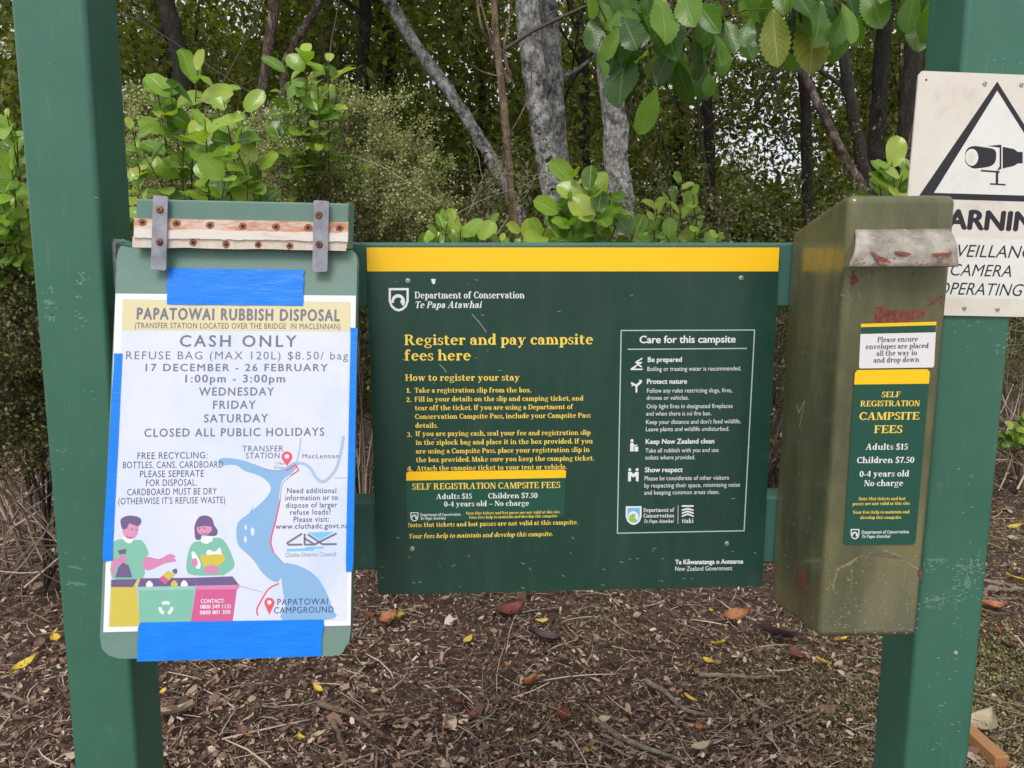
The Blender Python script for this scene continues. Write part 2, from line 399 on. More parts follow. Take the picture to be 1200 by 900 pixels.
_sans = {}
def sans(txt, bold, space):
    key = (txt, bold, space)
    if key not in _sans:
        cu = bpy.data.curves.new('lettering', 'FONT'); cu.body = txt; cu.space_character = space; cu.offset = bold
        cu.resolution_u = 3
        o = bpy.data.objects.new('lettering', cu); COL.objects.link(o)
        dg = bpy.context.evaluated_depsgraph_get()
        me = bpy.data.meshes.new_from_object(o.evaluated_get(dg))
        vs = [(v.co.x, v.co.y) for v in me.vertices]; fs_ = [tuple(p.vertices) for p in me.polygons]
        bpy.data.objects.remove(o); bpy.data.curves.remove(cu); bpy.data.meshes.remove(me)
        x0 = min(a[0] for a in vs); x1 = max(a[0] for a in vs)
        _sans[key] = ([(a[0] - x0, a[1]) for a in vs], fs_, x1 - x0)
    return _sans[key]
CAPH = None
LAY = .00009
def text(mb, pl, txt, x0, y0, x1, y1, cap, mt, font='sans', lay=2, bold=.0, space=1.0, ital=0.0, wt=1.0):
    """one line of lettering from (x0,y0) to (x1,y1), measured on the sign's own plane"""
    global CAPH
    A = pl.U(x0, y0); B = pl.U(x1, y1)
    e = (B - A); wid = e.length; e.normalize()
    up = pl.n.cross(e).normalized()
    hgt = (pl.U((x0 + x1) / 2, (y0 + y1) / 2 - cap) - pl.U((x0 + x1) / 2, (y0 + y1) / 2)).length
    base = A + pl.n * LAY * lay
    if font == 'sans':
        if CAPH is None:
            CAPH = max(a[1] for a in sans('H', 0, 1)[0])
        vs, fs_, w_ = sans(txt, 0, space)
        bo_ = bold * 1.3
        ky = hgt / CAPH; kx = wid / (w_ + 2 * bo_)
        for k, (sx, sy) in enumerate(((0, 0), (2 * bo_, 0), (bo_, bo_ * .7), (bo_, -bo_ * .7)) if bold > .009 else ((bo_, 0),)):
            mb.add([base + pl.n * k * .00002 + e * ((a + sx) * kx + ital * b * ky) + up * ((b + sy) * ky) for a, b in vs], fs_, mt)
    else:
        cur = 0; items = []
        for c in txt:
            if c == ' ': cur += .24; continue
            g, gw = SERIF[c]
            items.append((g, cur)); cur += gw + .045 * space
        kx = wid / (cur - .045 * space); ky = hgt / H
        q = 0
        for g, gx in items:
            for poly in g:
                q += 1
                mb.poly([base + pl.n * (q % 7) * .00001 + e * ((gx + a) * kx + ital * b * ky) + up * (b * ky) for a, b in poly], mt)
def shape(mb, pl, pts, mt, lay=1):
    mb.poly([pl.U(a, b, LAY * lay) for a, b in pts], mt)
def line(mb, pl, pts, wpx, mt, lay=2):
    for k in range(len(pts) - 1):
        (ax, ay), (bx, by) = pts[k], pts[k + 1]
        dx, dy = bx - ax, by - ay; l = math.hypot(dx, dy) or 1
        ex, ey = dx / l * wpx * .25, dy / l * wpx * .25
        nx, ny = -dy / l * wpx / 2, dx / l * wpx / 2
        shape(mb, pl, [(ax - ex + nx, ay - ey + ny), (bx + ex + nx, by + ey + ny), (bx + ex - nx, by + ey - ny), (ax - ex - nx, ay - ey - ny)], mt, lay + (k % 3) * .12)
def smooth(pts, n=4, closed=False):
    out = []; m_ = len(pts)
    for i in range(m_ if closed else m_ - 1):
        p = [pts[(i + k) % m_] if closed else pts[min(max(i + k, 0), m_ - 1)] for k in (-1, 0, 1, 2)]
        for j in range(n):
            u = j / n
            out.append(tuple(.5 * (2 * p[1][c] + (p[2][c] - p[0][c]) * u + (2 * p[0][c] - 5 * p[1][c] + 4 * p[2][c] - p[3][c]) * u * u + (3 * p[1][c] - p[0][c] - 3 * p[2][c] + p[3][c]) * u ** 3) for c in (0, 1)))
    if not closed: out.append(tuple(pts[-1]))
    return out
def ell(cx, cy, rx, ry, n=16, a0=0, a1=360):
    return [(cx + rx * math.cos(R(a0 + (a1 - a0) * k / n)), cy + ry * math.sin(R(a0 + (a1 - a0) * k / n))) for k in range(n + (a1 - a0 != 360))]
def rough(pts, amp, n=6, seed=1):
    g = random.Random(seed); out = []
    for i in range(len(pts)):
        a, b = pts[i], pts[(i + 1) % len(pts)]
        for j in range(n):
            u = j / n; out.append((a[0] + (b[0] - a[0]) * u + g.uniform(-amp, amp), a[1] + (b[1] - a[1]) * u + g.uniform(-amp, amp)))
    return out
def slab(mb, pl, pts, thick, mt, side=None, lay=0):
    """plate with real thickness whose front face lies on the plane"""
    f = [pl.U(a, b, LAY * lay) for a, b in pts]; bk = [p - pl.n * thick for p in f]; n = len(f)
    mb.poly(f, mt); mb.poly(bk[::-1], side or mt)
    for i in range(n):
        j = (i + 1) % n
        mb.poly([f[i], bk[i], bk[j], f[j]], side or mt)
def disc(mb, pl, px, py, r, h, mt, n=12, dome=True):
    c = pl.U(px, py); vs = []
    for q in range(n):
        a = 2 * math.pi * q / n; vs.append(c + (pl.e * math.cos(a) + pl.up * math.sin(a)) * r)
    for q in range(n):
        a = 2 * math.pi * q / n; vs.append(c + (pl.e * math.cos(a) + pl.up * math.sin(a)) * r * .7 + pl.n * h)
    vs.append(c + pl.n * h * 1.15)
    fs_ = [(q, (q + 1) % n, n + (q + 1) % n, n + q) for q in range(n)] + [(n + q, n + (q + 1) % n, 2 * n) for q in range(n)]
    mb.add(vs, fs_, mt)
def screw(parent, pl, px, py, r=.0042, mt='screw', name='screw'):
    mb = MB(); disc(mb, pl, px, py, r, r * .5, mt)
    c = pl.U(px, py) + pl.n * (r * .6)
    mb.poly([c + (pl.e * math.cos(k * 1.257) + pl.up * math.sin(k * 1.257)) * r * .3 for k in range(5)], 'dark')
    return mb.build(name, parent)

# ================================================================== THE SIGN FRAME: two posts, two rails
PF = -.028                                             # post face, in front of the panel face
P_post = fplane(PF)
frame = thing('sign_frame', F(-.03, .02, 0), 'green painted steel frame of two square posts and two rails carrying the campsite signs', 'sign frame')
def post(xa0, xb0, xa1, xb1, xc0, xc1):
    mb = MB()
    a0, b0, a1, b1 = P_post.U(xa0, 0), P_post.U(xb0, 0), P_post.U(xa1, 900), P_post.U(xb1, 900)
    wd = ((fs(b0) - fs(a0)) + (fs(b1) - fs(a1))) / 2
    c0, c1 = (fs(a0) + fs(b0)) / 2, (fs(a1) + fs(b1)) / 2
    def cx(z): return c1 + (c0 - c1) * (z - a1.z) / (a0.z - a1.z)
    lo, hi = -.3, 2.45
    p = []
    for z in (lo, hi):
        for (s_, d) in ((-wd / 2, PF), (wd / 2, PF), (wd / 2, PF + .1), (-wd / 2, PF + .1)):
            p.append(F(cx(z) + s_, d, z))
    mb.hexa(p, 'post')
    o = mb.build('post', frame, bevel=.008, fix=True)
    # scuffs scratched through the paint
    return o, cx, wd
postL, cxL, wL = post(12, 98, 85, 162, 0, 0)
postR, cxR, wR = post(1134, 1222, 1061, 1135, 0, 0)
for o in (postL, postR):
    o.data.polygons.foreach_set('use_smooth', [True] * len(o.data.polygons))
    wn_ = o.modifiers.new('wn', 'WEIGHTED_NORMAL'); wn_.weight = 100
zt = [fplane(.006).U(500, y).z for y in (284, 361)]
zb = [fplane(.006).U(500, y).z for y in (588, 667)]
for (z1, z0) in (zt, zb):
    mb = MB()
    sa, sb = cxL((z0 + z1) / 2) + wL / 2 - .0005, cxR((z0 + z1) / 2) - wR / 2 + .0005
    mb.hexa([F(sa, .006, z0), F(sb, .006, z0), F(sb, .056, z0), F(sa, .056, z0), F(sa, .006, z1), F(sb, .006, z1), F(sb, .056, z1), F(sa, .056, z1)], 'rail')
    # weld beads at each end
    mb.build('rail', frame, bevel=.004, fix=True)
for z1, z0 in (zt, zb):
    for s_, sg in ((cxL((z0 + z1) / 2) + wL / 2, 1), (cxR((z0 + z1) / 2) - wR / 2, -1)):
        for (za, zb_, da, db) in ((z0, z1, .0045, .0045), (z1, z1, .006, .05)):
            mb = MB(); pts = []; rr = []
            for k in range(15):
                u = k / 14
                pts.append(F(s_ + sg * .002 + rnd.uniform(-.001, .001), da + (db - da) * u, za + (zb_ - za) * u + rnd.uniform(-.001, .001))); rr.append(rnd.uniform(.003, .0052))
            mb.tube(pts, rr, 'scuff2', 6); mb.build('weld_bead', frame)
# scratches on the posts (paint damage with its own shape)
def scuffs(pl, items, name, parent):
    mb = MB()
    for k, (x0, y0, x1, y1, n, mt) in enumerate(items):
        g = random.Random(100 + k)
        for _ in range(n):
            x = g.uniform(x0, x1); y = g.uniform(y0, y1); a = g.uniform(-.6, .6) if g.random() < .7 else g.uniform(0, 3.1); l = g.uniform(1.5, 7); wd = g.uniform(.3, .9)
            dx, dy = math.cos(a) * l, math.sin(a) * l
            shape(mb, pl, [(x, y), (x + dx * .5 - dy / l * wd * .4, y + dy * .5 + dx / l * wd * .4), (x + dx, y + dy), (x + dx * .45 + dy / l * wd * .6, y + dy * .45 - dx / l * wd * .6)], mt, 1 + g.random() * .6)
    for k, (x, y, a_, b_, sl) in enumerate(((1098, 656, 14, 1.6, .02), (1128, 664, 13, 1.3, .15), (1133, 684, 4, 8, -.1), (1094, 703, 15, 1.7, -.15), (1140, 660, 3, 9, .1), (1120, 690, 5, 2, .3), (1092, 712, 5, 1.5, -.2), (57, 354, 8, 2.5, .1), (60, 372, 6, 4, .4), (95, 330, 5, 3, -.6), (90, 684, 12, 2, .1), (88, 665, 9, 1.4, .2))):
        pts = [(x + px_ - sl * 0, y + py_ + sl * px_) for px_, py_ in ell(0, 0, a_, b_, 14)]
        shape(mb, pl, rough(pts, min(a_, b_) * .55, 3, k), 'scuff3', 1)
    return mb.build(name, parent)
scuffs(P_post, [(50, 338, 62, 345, 5, 'scuff'), (50, 350, 66, 378, 6, 'scuff'), (86, 318, 103, 335, 8, 'scuff'), (80, 400, 86, 410, 2, 'scuff'), (85, 445, 110, 470, 4, 'scuff'), (62, 515, 80, 550, 4, 'scuff'),
                (70, 640, 105, 700, 6, 'scuff'), (30, 20, 110, 300, 4, 'scuff'),
                (1082, 655, 1150, 672, 40, 'scuff'), (1112, 660, 1145, 705, 34, 'scuff'), (1080, 696, 1125, 712, 30, 'scuff'), (1135, 640, 1150, 680, 14, 'scuff'), (84, 345, 100, 385, 14, 'scuff'), (1095, 720, 1130, 800, 10, 'scuff'),
                (1110, 375, 1180, 410, 12, 'scuff'), (1160, 395, 1180, 415, 6, 'scuff'), (1080, 800, 1130, 895, 16, 'scuff'), (1140, 60, 1200, 84, 6, 'scuff'), (1090, 550, 1150, 650, 8, 'scuff')], 'paint_scratches', frame)
for (x, y, r_) in ((62.5, 644.5, .0025), (1120, 765, .0035)):
    bm_ = MB(); disc(bm_, P_post, x, y, r_, r_ * .5, 'scuff2'); bm_.build('rivet', frame)

# ================================================================== MAIN INFORMATION PANEL
P0 = fplane(0)
c = P0.U(668, 690)
info = thing('information_panel', c, 'wide dark green campsite registration panel with yellow top band between the two posts', 'information sign')
mb = MB()
q = [(429, 289.5), (914, 289.5), (893, 687), (443, 697)]
slab(mb, P0, q, .0045, 'panel', 'edge')
mb.build('panel', info, fix=True)
mb = MB(); shape(mb, P0, [(429.6, 290), (913.4, 290), (912, 318), (430.4, 318)], 'yellow', 1)
mb.build('header_band', info)
mb = MB()
def shield(mb, pl, x, y, w_, h_, back, fore, ball=None, top=None):
    o = [(x, y), (x + w_, y), (x + w_, y + h_ * .55), (x + w_ * .9, y + h_ * .8), (x + w_ * .7, y + h_ * .95), (x + w_ * .5, y + h_), (x + w_ * .3, y + h_ * .95), (x + w_ * .1, y + h_ * .8), (x, y + h_ * .55)]
    shape(mb, pl, o, back, 1.5)
    cx, cy = x + w_ / 2, y + h_ * .47
    o2 = [(cx + (a - cx) * .78, cy + (b - cy) * .80) for a, b in o]
    shape(mb, pl, o2, top or fore, 2.2)
    # the curling wave
    k = w_
    ring = ell(x + .47 * k, y + h_ * .58, .34 * k, .32 * h_, 18, 170, 395)
    inn = ell(x + .47 * k, y + h_ * .60, .21 * k, .20 * h_, 18, 395, 170)
    shape(mb, pl, ring + inn, back, 2.8)
    if ball: shape(mb, pl, ell(x + .44 * k, y + h_ * .64, .25 * k, .2 * h_), ball, 3.2)
    shape(mb, pl, ell(x + .7 * k, y + h_ * .58, .12 * k, .1 * h_), back, 3.4)
shield(mb, P0, 455.5, 337.5, 23.5, 27.5, 'white', 'panel')
text(mb, P0, 'Department of Conservation', 486, 349.7, 614.7, 349.5, 7.8, 'white', 'serif', wt=.8)
text(mb, P0, 'Te Papa Atawhai', 486, 361, 564, 360.8, 7.8, 'white', 'serif', ital=.22)
Y_ = 'ytext'
text(mb, P0, 'Register and pay campsite', 474, 404.4, 695, 403.4, 12.3, Y_, 'serif')
text(mb, P0, 'fees here', 474, 422.5, 551.7, 422.3, 12.3, Y_, 'serif')
text(mb, P0, 'How to register your stay', 475, 446.3, 609, 446, 7.7, Y_, 'serif')
for tx, x0, y0, x1, y1 in (('1.', 476, 460.2, 481.5, 460.2), ('Take a registration slip from the box.', 486, 460.1, 622.6, 459.7),
        ('2.', 476, 471, 482, 471), ('Fill in your details on the slip and camping ticket, and', 486, 470.6, 683.5, 469.3),
        ('tear off the ticket. If you are using a Department of', 486.3, 480.8, 671.6, 479.3),
        ('Conservation Campsite Pass, include your Campsite Pass', 486.5, 491, 692, 489.3), ('details.', 486.7, 501.3, 513, 501.2),
        ('3.', 476.6, 512, 482.6, 512), ('If you are paying cash, seal your fee and registration slip', 487, 511, 692, 509.5),
        ('in the ziplock bag and place it in the box provided. If you', 487.2, 521.3, 694.5, 519.5),
        ('are using a Campsite Pass, place your registration slip in', 487.4, 531.5, 691, 529.5),
        ('the box provided. Make sure you keep the camping ticket.', 487.6, 541.6, 696, 539.5),
        ('4.', 477, 552, 483.5, 552), ('Attach the camping ticket to your tent or vehicle.', 488, 551.6, 664, 549.6)):
    text(mb, P0, tx, x0, y0, x1, y1, 5.7, Y_, 'serif')
text(mb, P0, 'Note: Hut tickets and hut passes are not valid at this campsite.', 478.5, 617.8, 677, 614.3, 5.2, Y_, 'serif')
text(mb, P0, 'Your fees help to maintain and develop this campsite.', 478.5, 631, 647.5, 628, 5.3, Y_, 'serif', ital=.22)
# the framed list on the right
fr = [(728, 387.3), (884.3, 386.7), (872, 622), (723.5, 624.8)]
for k in range(4): line(mb, P0, [fr[k], fr[(k + 1) % 4]], 1.3, 'wline', 1.5 + .2 * k)
Wt = 'white'
text(mb, P0, 'Care for this campsite', 749.3, 402, 862, 401.3, 8.3, Wt, bold=.02)
line(mb, P0, [(736, 409.3), (875, 408.3)], 1.3, 'wline', 2)
for tx, x0, y0, x1, y1 in (('Be prepared', 759, 424.2, 799, 423.9), ('Protect nature', 758, 449.8, 805, 449.5), ('Keep New Zealand clean', 756.5, 520.2, 837, 519.5), ('Show respect', 755.5, 553.3, 800, 553)):
    text(mb, P0, tx, x0, y0, x1, y1, 5.6, Wt, bold=.022)
for tx, x0, y0, x1, y1 in (('Boiling or treating water is recommended.', 758.5, 434.8, 868.5, 434),
        ('Follow any rules restricting dogs, fires,', 758, 460.2, 858, 459.6), ('drones or vehicles.', 757.7, 468.6, 807, 468.3),
        ('Only light fires in designated fireplaces', 757.5, 478.6, 858.5, 478), ('and when there is no fire ban.', 757.2, 487.1, 833.5, 486.7),
        ("Keep your distance and don't feed wildlife.", 757, 497, 868, 496), ('Leave plants and wildlife undisturbed.', 756.8, 505.4, 854.5, 504.7),
        ('Take all rubbish with you and use', 756.2, 530.3, 842, 529.6), ('toilets where provided.', 756, 538.6, 814.5, 538.1),
        ('Please be considerate of other visitors', 755.3, 563, 854, 562), ('by respecting their space, minimising noise', 755, 571.4, 867, 570.3), ('and keeping common areas clean.', 754.8, 579.7, 843, 578.7)):
    text(mb, P0, tx, x0, y0, x1, y1, 5.0, Wt, bold=.006)
text(mb, P0, 'Te Kāwanatanga o Aotearoa', 791, 661.2, 871, 660.3, 5.2, Wt, bold=.03)
text(mb, P0, 'New Zealand Government', 791, 669, 858, 668.2, 5.2, Wt, bold=.008)
# pictograms
for pts in ([(739, 432), (748, 426), (753, 430), (751, 430.4), (747.5, 428), (743, 432), (753, 432), (753, 433.6), (739, 433.6)],
            [(744, 424.3), (752.6, 419), (753, 420.5), (746, 425)], [(744, 424.6), (752.5, 424), (752, 426), (747, 427)],
            [(744.8, 460), (744.8, 453), (739, 449), (740, 447.5), (745.5, 450.5), (751, 446), (752.5, 448), (746.8, 453), (746.8, 460)], [(749, 445), (752.4, 445.5), (751, 449.5), (749.5, 447)], [(739.5, 451), (743, 450.4), (741, 453)],
            ell(740.6, 516.4, 1.8, 1.9), [(738.6, 519), (742.5, 519), (743, 521.5), (747, 521), (747, 522), (742.5, 523.5), (742.5, 529), (738.4, 529)], [(743.4, 523.4), (748, 523.4), (747.8, 529), (743.5, 529)],
            ell(738, 550.4, 1.7, 1.8), ell(746.6, 550.3, 1.7, 1.8), [(736, 553), (740, 553), (742.3, 555.5), (744.7, 553), (748.5, 553), (748.3, 564), (745.2, 564), (745, 558), (742.3, 559.5), (739.5, 558), (739.3, 564), (736, 564)]):
    shape(mb, P0, pts, Wt, 2 + (pts[0][0] % 5) * .1)
shield(mb, P0, 733.3, 593.2, 18.5, 22, 'white', 'panel', 'greenlogo', 'bluelogo')
text(mb, P0, 'Department of', 754, 600, 790, 599.7, 4.6, Wt, 'serif')
text(mb, P0, 'Conservation', 754, 606.6, 790, 606.3, 4.6, Wt, 'serif')
text(mb, P0, 'Te Papa Atawhai', 754, 612.8, 789, 612.5, 4.0, Wt, 'serif', ital=.22)
line(mb, P0, [(794.7, 592.5), (794.4, 613.5)], .8, 'wline', 2)
shape(mb, P0, [(799, 592), (812.8, 592), (812.8, 594), (799, 594)], Wt, 2)
for k in range(3):
    y = 597 + k * 3.6
    shape(mb, P0, [(799, y + 1.8), (799, y), (806, y - 2 - k * .5), (812.8, y), (812.8, y + 1.8), (806, y + .2 - k * .5)], Wt, 2)
text(mb, P0, 'tiaki', 799, 612.8, 812.5, 612.6, 5, Wt, 'serif')
mb.build('lettering', info)
mb = MB()
for (a, b, c_, d) in ((553, 368, 570, 389), (515, 427, 523, 436)): line(mb, P0, [(a, b), ((a + c_) / 2 + .5, (b + d) / 2 - .3), (c_, d)], .7, 'scuff2', 3)
for k in range(60):
    x = rnd.uniform(445, 890); y = rnd.uniform(640, 690) if k % 2 else rnd.uniform(322, 690); l = rnd.uniform(.4, 5); a = rnd.uniform(-.5, .8)
    line(mb, P0, [(x, y), (x + l * math.cos(a), y + l * math.sin(a))], .35, 'wline', 3)
shape(mb, P0, rough([(505, 327), (511, 327), (509, 333), (506.5, 332)], .6, 3), 'white', 3)
mb.build('scratches', info)
for (x, y) in ((478, 329), (868.5, 326), (483.2, 643.2), (852, 637)): screw(info, P0, x, y)

# yellow topped fee sticker stuck over the panel
P1 = fplane(-.0016)
st = thing('fee_sticker', P1.U(568, 609), 'low wide green campsite fees sticker with yellow strip stuck across the registration panel', 'sticker')
mb = MB()
slab(mb, P1, [(478, 552.6), (661, 550.4), (663.4, 552), (661.2, 606.4), (477, 612.2), (476, 555)], .0005, 'sticker_green')
shape(mb, P1, [(478, 552.6), (661, 550.4), (663.4, 552), (663, 560), (476.1, 563.2), (476, 555)], 'yellow', 1)
mb.build('backing', st)
mb = MB()
text(mb, P1, 'SELF REGISTRATION CAMPSITE FEES', 483, 573.8, 656.5, 571.7, 7.2, Y_, 'serif')
text(mb, P1, 'Adults $15', 511, 584.8, 553, 584.3, 6.1, Wt, 'serif')
text(mb, P1, 'Children $7.50', 572, 584.1, 630, 583.4, 6.1, Wt, 'serif')
text(mb, P1, '0-4 years old – No charge', 520.5, 593.6, 620, 592.4, 6.1, Wt, 'serif')
shield(mb, P1, 481, 600.4, 9.3, 10.6, 'white', 'sticker_green')
text(mb, P1, 'Department of Conservation', 492.5, 604.8, 540, 604.2, 3.2, Wt, 'serif')
text(mb, P1, 'Te Papa Atawhai', 492.5, 609, 522, 608.6, 3.2, Wt, 'serif', ital=.2)
text(mb, P1, 'Note: Hut tickets and hut passes are not valid at this site.', 546, 603, 656.5, 601.3, 3.2, Y_, 'serif')
text(mb, P1, 'Your fees help to maintain and develop this campsite.', 549, 607.8, 653, 606, 3.2, Y_, 'serif', ital=.2)
mb.build('lettering', st)

# ================================================================== RUBBISH NOTICE BOARD (sloping hinged lid)
PT = fplane(-.074)
zh = PT.U(280, 292).z
Ztop = PT.U(280, 345)
# lid plane: leans towards the viewer at its foot
lid_n = None
yA, yB = 1.036, .926
A_ = at(277, 345, yA); B_ = at(263, 742, yB)
down = (B_ - A_)
down = down - EV * down.dot(EV); down.normalize()
lid_n = EV.cross(-down).normalized()
if lid_n.dot(Vector((0, -1, 0))) < 0: lid_n = -lid_n
PL = Plane(A_, lid_n)
nb = thing('notice_board', F(fs(PL.U(265, 770)), -.06, PL.U(265, 770).z), 'faded green wooden notice board with rusty hinge strip on the left post', 'notice board')
lidq = [(158, 291), (142, 288), (139, 292), (137, 300), (117, 745), (119, 760), (127, 768), (140, 772), (390, 769), (401, 765), (409, 752), (411, 738), (418.5, 305), (417.5, 298), (413, 293)]
mb = MB(); slab(mb, PL, lidq, .018, 'board', 'board')
mb.build('lid', nb, fix=True, bevel=.0018)
# header rail and body
mb = MB()
h0, h1, h2, h3 = PT.U(160, 233), PT.U(409, 238.5), PT.U(407, 292), PT.U(157, 288)
bk = .048
mb.hexa([h3, h2, h1, h0, h3 - NV * bk, h2 - NV * bk, h1 - NV * bk, h0 - NV * bk], 'board')
mb.build('header_board', nb, fix=True, bevel=.002)
mb = MB()
sL, sR = fs(PT.U(160, 300)) + .015, fs(PT.U(409, 300)) - .028
zb_ = PL.U(265, 690).z; zt_ = PT.U(280, 296).z
def dl(z, off):                   # depth of the lid's back face at height z
    p0 = A_ - lid_n * off
    tt = (z - p0.z) / down.z
    p = p0 + down * tt
    return -(p - ORG).dot(NV)
mb.hexa([F(sL, dl(zb_, .02), zb_), F(sR, dl(zb_, .02), zb_), F(sR, PF - .002, zb_), F(sL, PF - .002, zb_), F(sL, dl(zt_, .02), zt_), F(sR, dl(zt_, .02), zt_), F(sR, PF - .002, zt_), F(sL, PF - .002, zt_)], 'board_dark')
mb.build('case', nb, fix=True)
# hinge strip
mb = MB()
PH = fplane(-.0762)
slab(mb, PH, rough([(157, 255.5), (408, 260.5), (408, 273.5), (157, 269.5)], .35, 10, 3), .0022, 'strip_top')
xs = [157 + k * (251 / 40) for k in range(41)]
up_e = [(x, 268.5 + (x - 157) / 251 * 4.5) for x in xs]
PH2 = fplane(-.0786)
slab(mb, PH2, [(x, y + rnd.uniform(-.7, .7)) for x, y in up_e] + [(x - 1 + rnd.uniform(-.6, .6), y + 10 + rnd.uniform(-.8, .8)) for x, y in up_e[::-1]], .0048, 'strip_mid')
slab(mb, PH, rough([(155.5, 277), (407, 281.5), (405.5, 294), (155, 289.5)], .5, 12, 5), .0026, 'strip_low')
hs = mb.build('hinge_strip', nb)
mb = MB()
for x, y in ((167, 260.5), (207, 262), (246, 264), (284.5, 265.3), (323.5, 266), (361, 266.8), (398, 267.3), (226.5, 284.5), (265, 286.5), (302.5, 287), (339.5, 288.2)):
    shape(mb, PH, ell(x, y, 2.0, 1.9, 10), 'dark', 3)
mb.build('nail_holes', hs)
m = M['rust_ring'] = mat('rust_ring', (.27, .10, .06), .8)
mb = MB()
for x, y in ((167, 260.5), (207, 262), (246, 264), (284.5, 265.3), (323.5, 266), (361, 266.8), (398, 267.3), (226.5, 284.5), (265, 286.5), (302.5, 287), (339.5, 288.2)):
    shape(mb, PH, rough(ell(x, y, 5.2 if y < 270 else 4.6, 4.4, 9), .6, 2, int(x)), 'rust_ring', 1.5)
mb.build('rust_stain', hs)
for quad, bolts in (([(179.5, 229.5), (196.5, 231), (194.5, 315.5), (176.5, 314)], ((187.5, 245.5), (187, 283.5))),
                    ([(367.5, 235.5), (385.5, 236.5), (383.5, 317), (366, 317)], ((373.5, 252), (374, 286.5)))):
    mb = MB(); PS = fplane(-.0825)
    (a, b, c_, d) = quad
    slab(mb, PS, [a, (a[0] + 2, a[1] - 1), (b[0] - 2, b[1] - 1), b, c_, (c_[0] - 2, c_[1] + 1.5), (d[0] + 2, d[1] + 1.5), d], .0036, 'galv')
    sp = mb.build('strap', nb, fix=True, bevel=.0008)
    for x, y in bolts: screw(sp, PS, x, y, .0052, 'rustbolt', 'bolt')

# ------------------------------------------------------------------ poster taped on the lid
pos = thing('poster', PL.U(266, 738), 'laminated white rubbish disposal poster with blue map and cartoon helpers taped to the notice board', 'poster')
PP = Plane(A_ + lid_n * .0008, lid_n)
mb = MB()
slab(mb, PP, [(135.5, 344), (417, 346.5), (410.8, 733), (121, 741)], .0006, 'margin')
mb.build('paper', pos)
PP = Plane(A_ + lid_n * .0010, lid_n)
mb = MB()
shape(mb, PP, [(144, 350.5), (411.3, 353.5), (406, 727), (127, 734)], 'paper', 0)
shape(mb, PP, [(144, 351), (411.2, 354), (410.7, 388.5), (142.8, 387)], 'band', 1)
mb.build('print_ground', pos)
mb = MB(); I = 'ink'
text(mb, PP, 'PAPATOWAI RUBBISH DISPOSAL', 160, 374, 398.5, 376.2, 13, I, bold=.034, space=1.2)
text(mb, PP, '(TRANSFER STATION LOCATED OVER THE BRIDGE  IN MACLENNAN)', 158, 384.5, 399, 385.8, 6.4, I, bold=.012, space=1.1)
text(mb, PP, 'CASH ONLY', 210.5, 406, 347.5, 406.3, 13, I, bold=.014, space=1.3)
text(mb, PP, 'REFUSE BAG (MAX 120L) $8.50/ bag', 147.5, 421, 408, 421.3, 9.2, I, bold=.008, space=1.2)
text(mb, PP, '17 DECEMBER - 26 FEBRUARY', 170.5, 434.8, 384, 434.8, 8.3, I, bold=.014, space=1.25)
text(mb, PP, '1:00pm - 3:00pm', 217, 448, 334, 448, 8.8, I, bold=.014, space=1.2)
for tx, x0, y0, x1, y1 in (('WEDNESDAY', 233, 463.5, 321, 463.3), ('FRIDAY', 249.5, 479, 299.5, 478.8), ('SATURDAY', 239, 495, 314, 494.5), ('CLOSED ALL PUBLIC HOLIDAYS', 169, 511.8, 380, 510.5)):
    text(mb, PP, tx, x0, y0, x1, y1, 9.3, I, bold=.014, space=1.2)
for tx, x0, y0, x1, y1 in (('FREE RECYCLING:', 161, 538, 243, 537), ('BOTTLES, CANS, CARDBOARD', 144, 548.8, 261.5, 547.8), ('PLEASE SEPERATE', 164, 559.3, 239, 558.5), ('FOR DISPOSAL.', 171, 569.6, 231, 569), ('CARDBOARD MUST BE DRY', 149, 580.5, 254, 579.2), ("(OTHERWISE IT'S REFUSE WASTE)", 138.5, 591.2, 264, 589.5)):
    text(mb, PP, tx, x0, y0, x1, y1, 7.6, 'ink2', bold=.008, space=1.08)
text(mb, PP, 'TRANSFER', 284, 529, 332, 528.8, 6.6, I, bold=.008, space=1.15, lay=5)
text(mb, PP, 'STATION', 288, 537.2, 327.5, 537, 6.6, I, bold=.008, space=1.15, lay=5)
text(mb, PP, '3 Mac', 322.5, 544.6, 333, 544.4, 3.4, 'lgrey', lay=5)
text(mb, PP, 'Drive', 321.5, 549.4, 333, 549.2, 3.4, 'lgrey', lay=5)
text(mb, PP, 'MacLennan', 354.5, 537, 397, 536.8, 5.2, I, space=1.2, lay=5)
for tx, x0, y0, x1, y1 in (('Need additional', 336.5, 578, 394, 577.6), ('information or to', 334.3, 586.4, 396, 585.8), ('dispose of larger', 335, 595, 395, 594.4), ('refuse loads?', 340, 603.2, 387.5, 602.8), ('Please visit:', 344, 611.6, 385.5, 611.2), ('www.cluthadc.govt.nz', 323, 619.8, 408, 618.8)):
    text(mb, PP, tx, x0, y0, x1, y1, 6.2, 'ink2', bold=.004, space=1.1, lay=5)
text(mb, PP, 'Clutha District Council', 334.5, 652.6, 393.5, 651.4, 4.8, 'lgrey', lay=5)
text(mb, PP, 'PAPATOWAI', 325, 709, 384, 708.2, 7.2, 'navy', bold=.008, space=1.15, lay=5)
text(mb, PP, 'CAMPGROUND', 321, 718.8, 391, 717.5, 7.2, 'navy', bold=.008, space=1.1, lay=5)
text(mb, PP, 'CONTACT:', 235.3, 706.6, 263, 706.2, 4.4, 'white', bold=.01, lay=5)
text(mb, PP, '0800 349 1131', 234.8, 713.2, 270.5, 712.6, 4.4, 'white', bold=.01, lay=5)
text(mb, PP, '0800 801 350', 234.4, 720, 270, 719.2, 4.4, 'white', bold=.01, lay=5)
mb.build('lettering', pos)
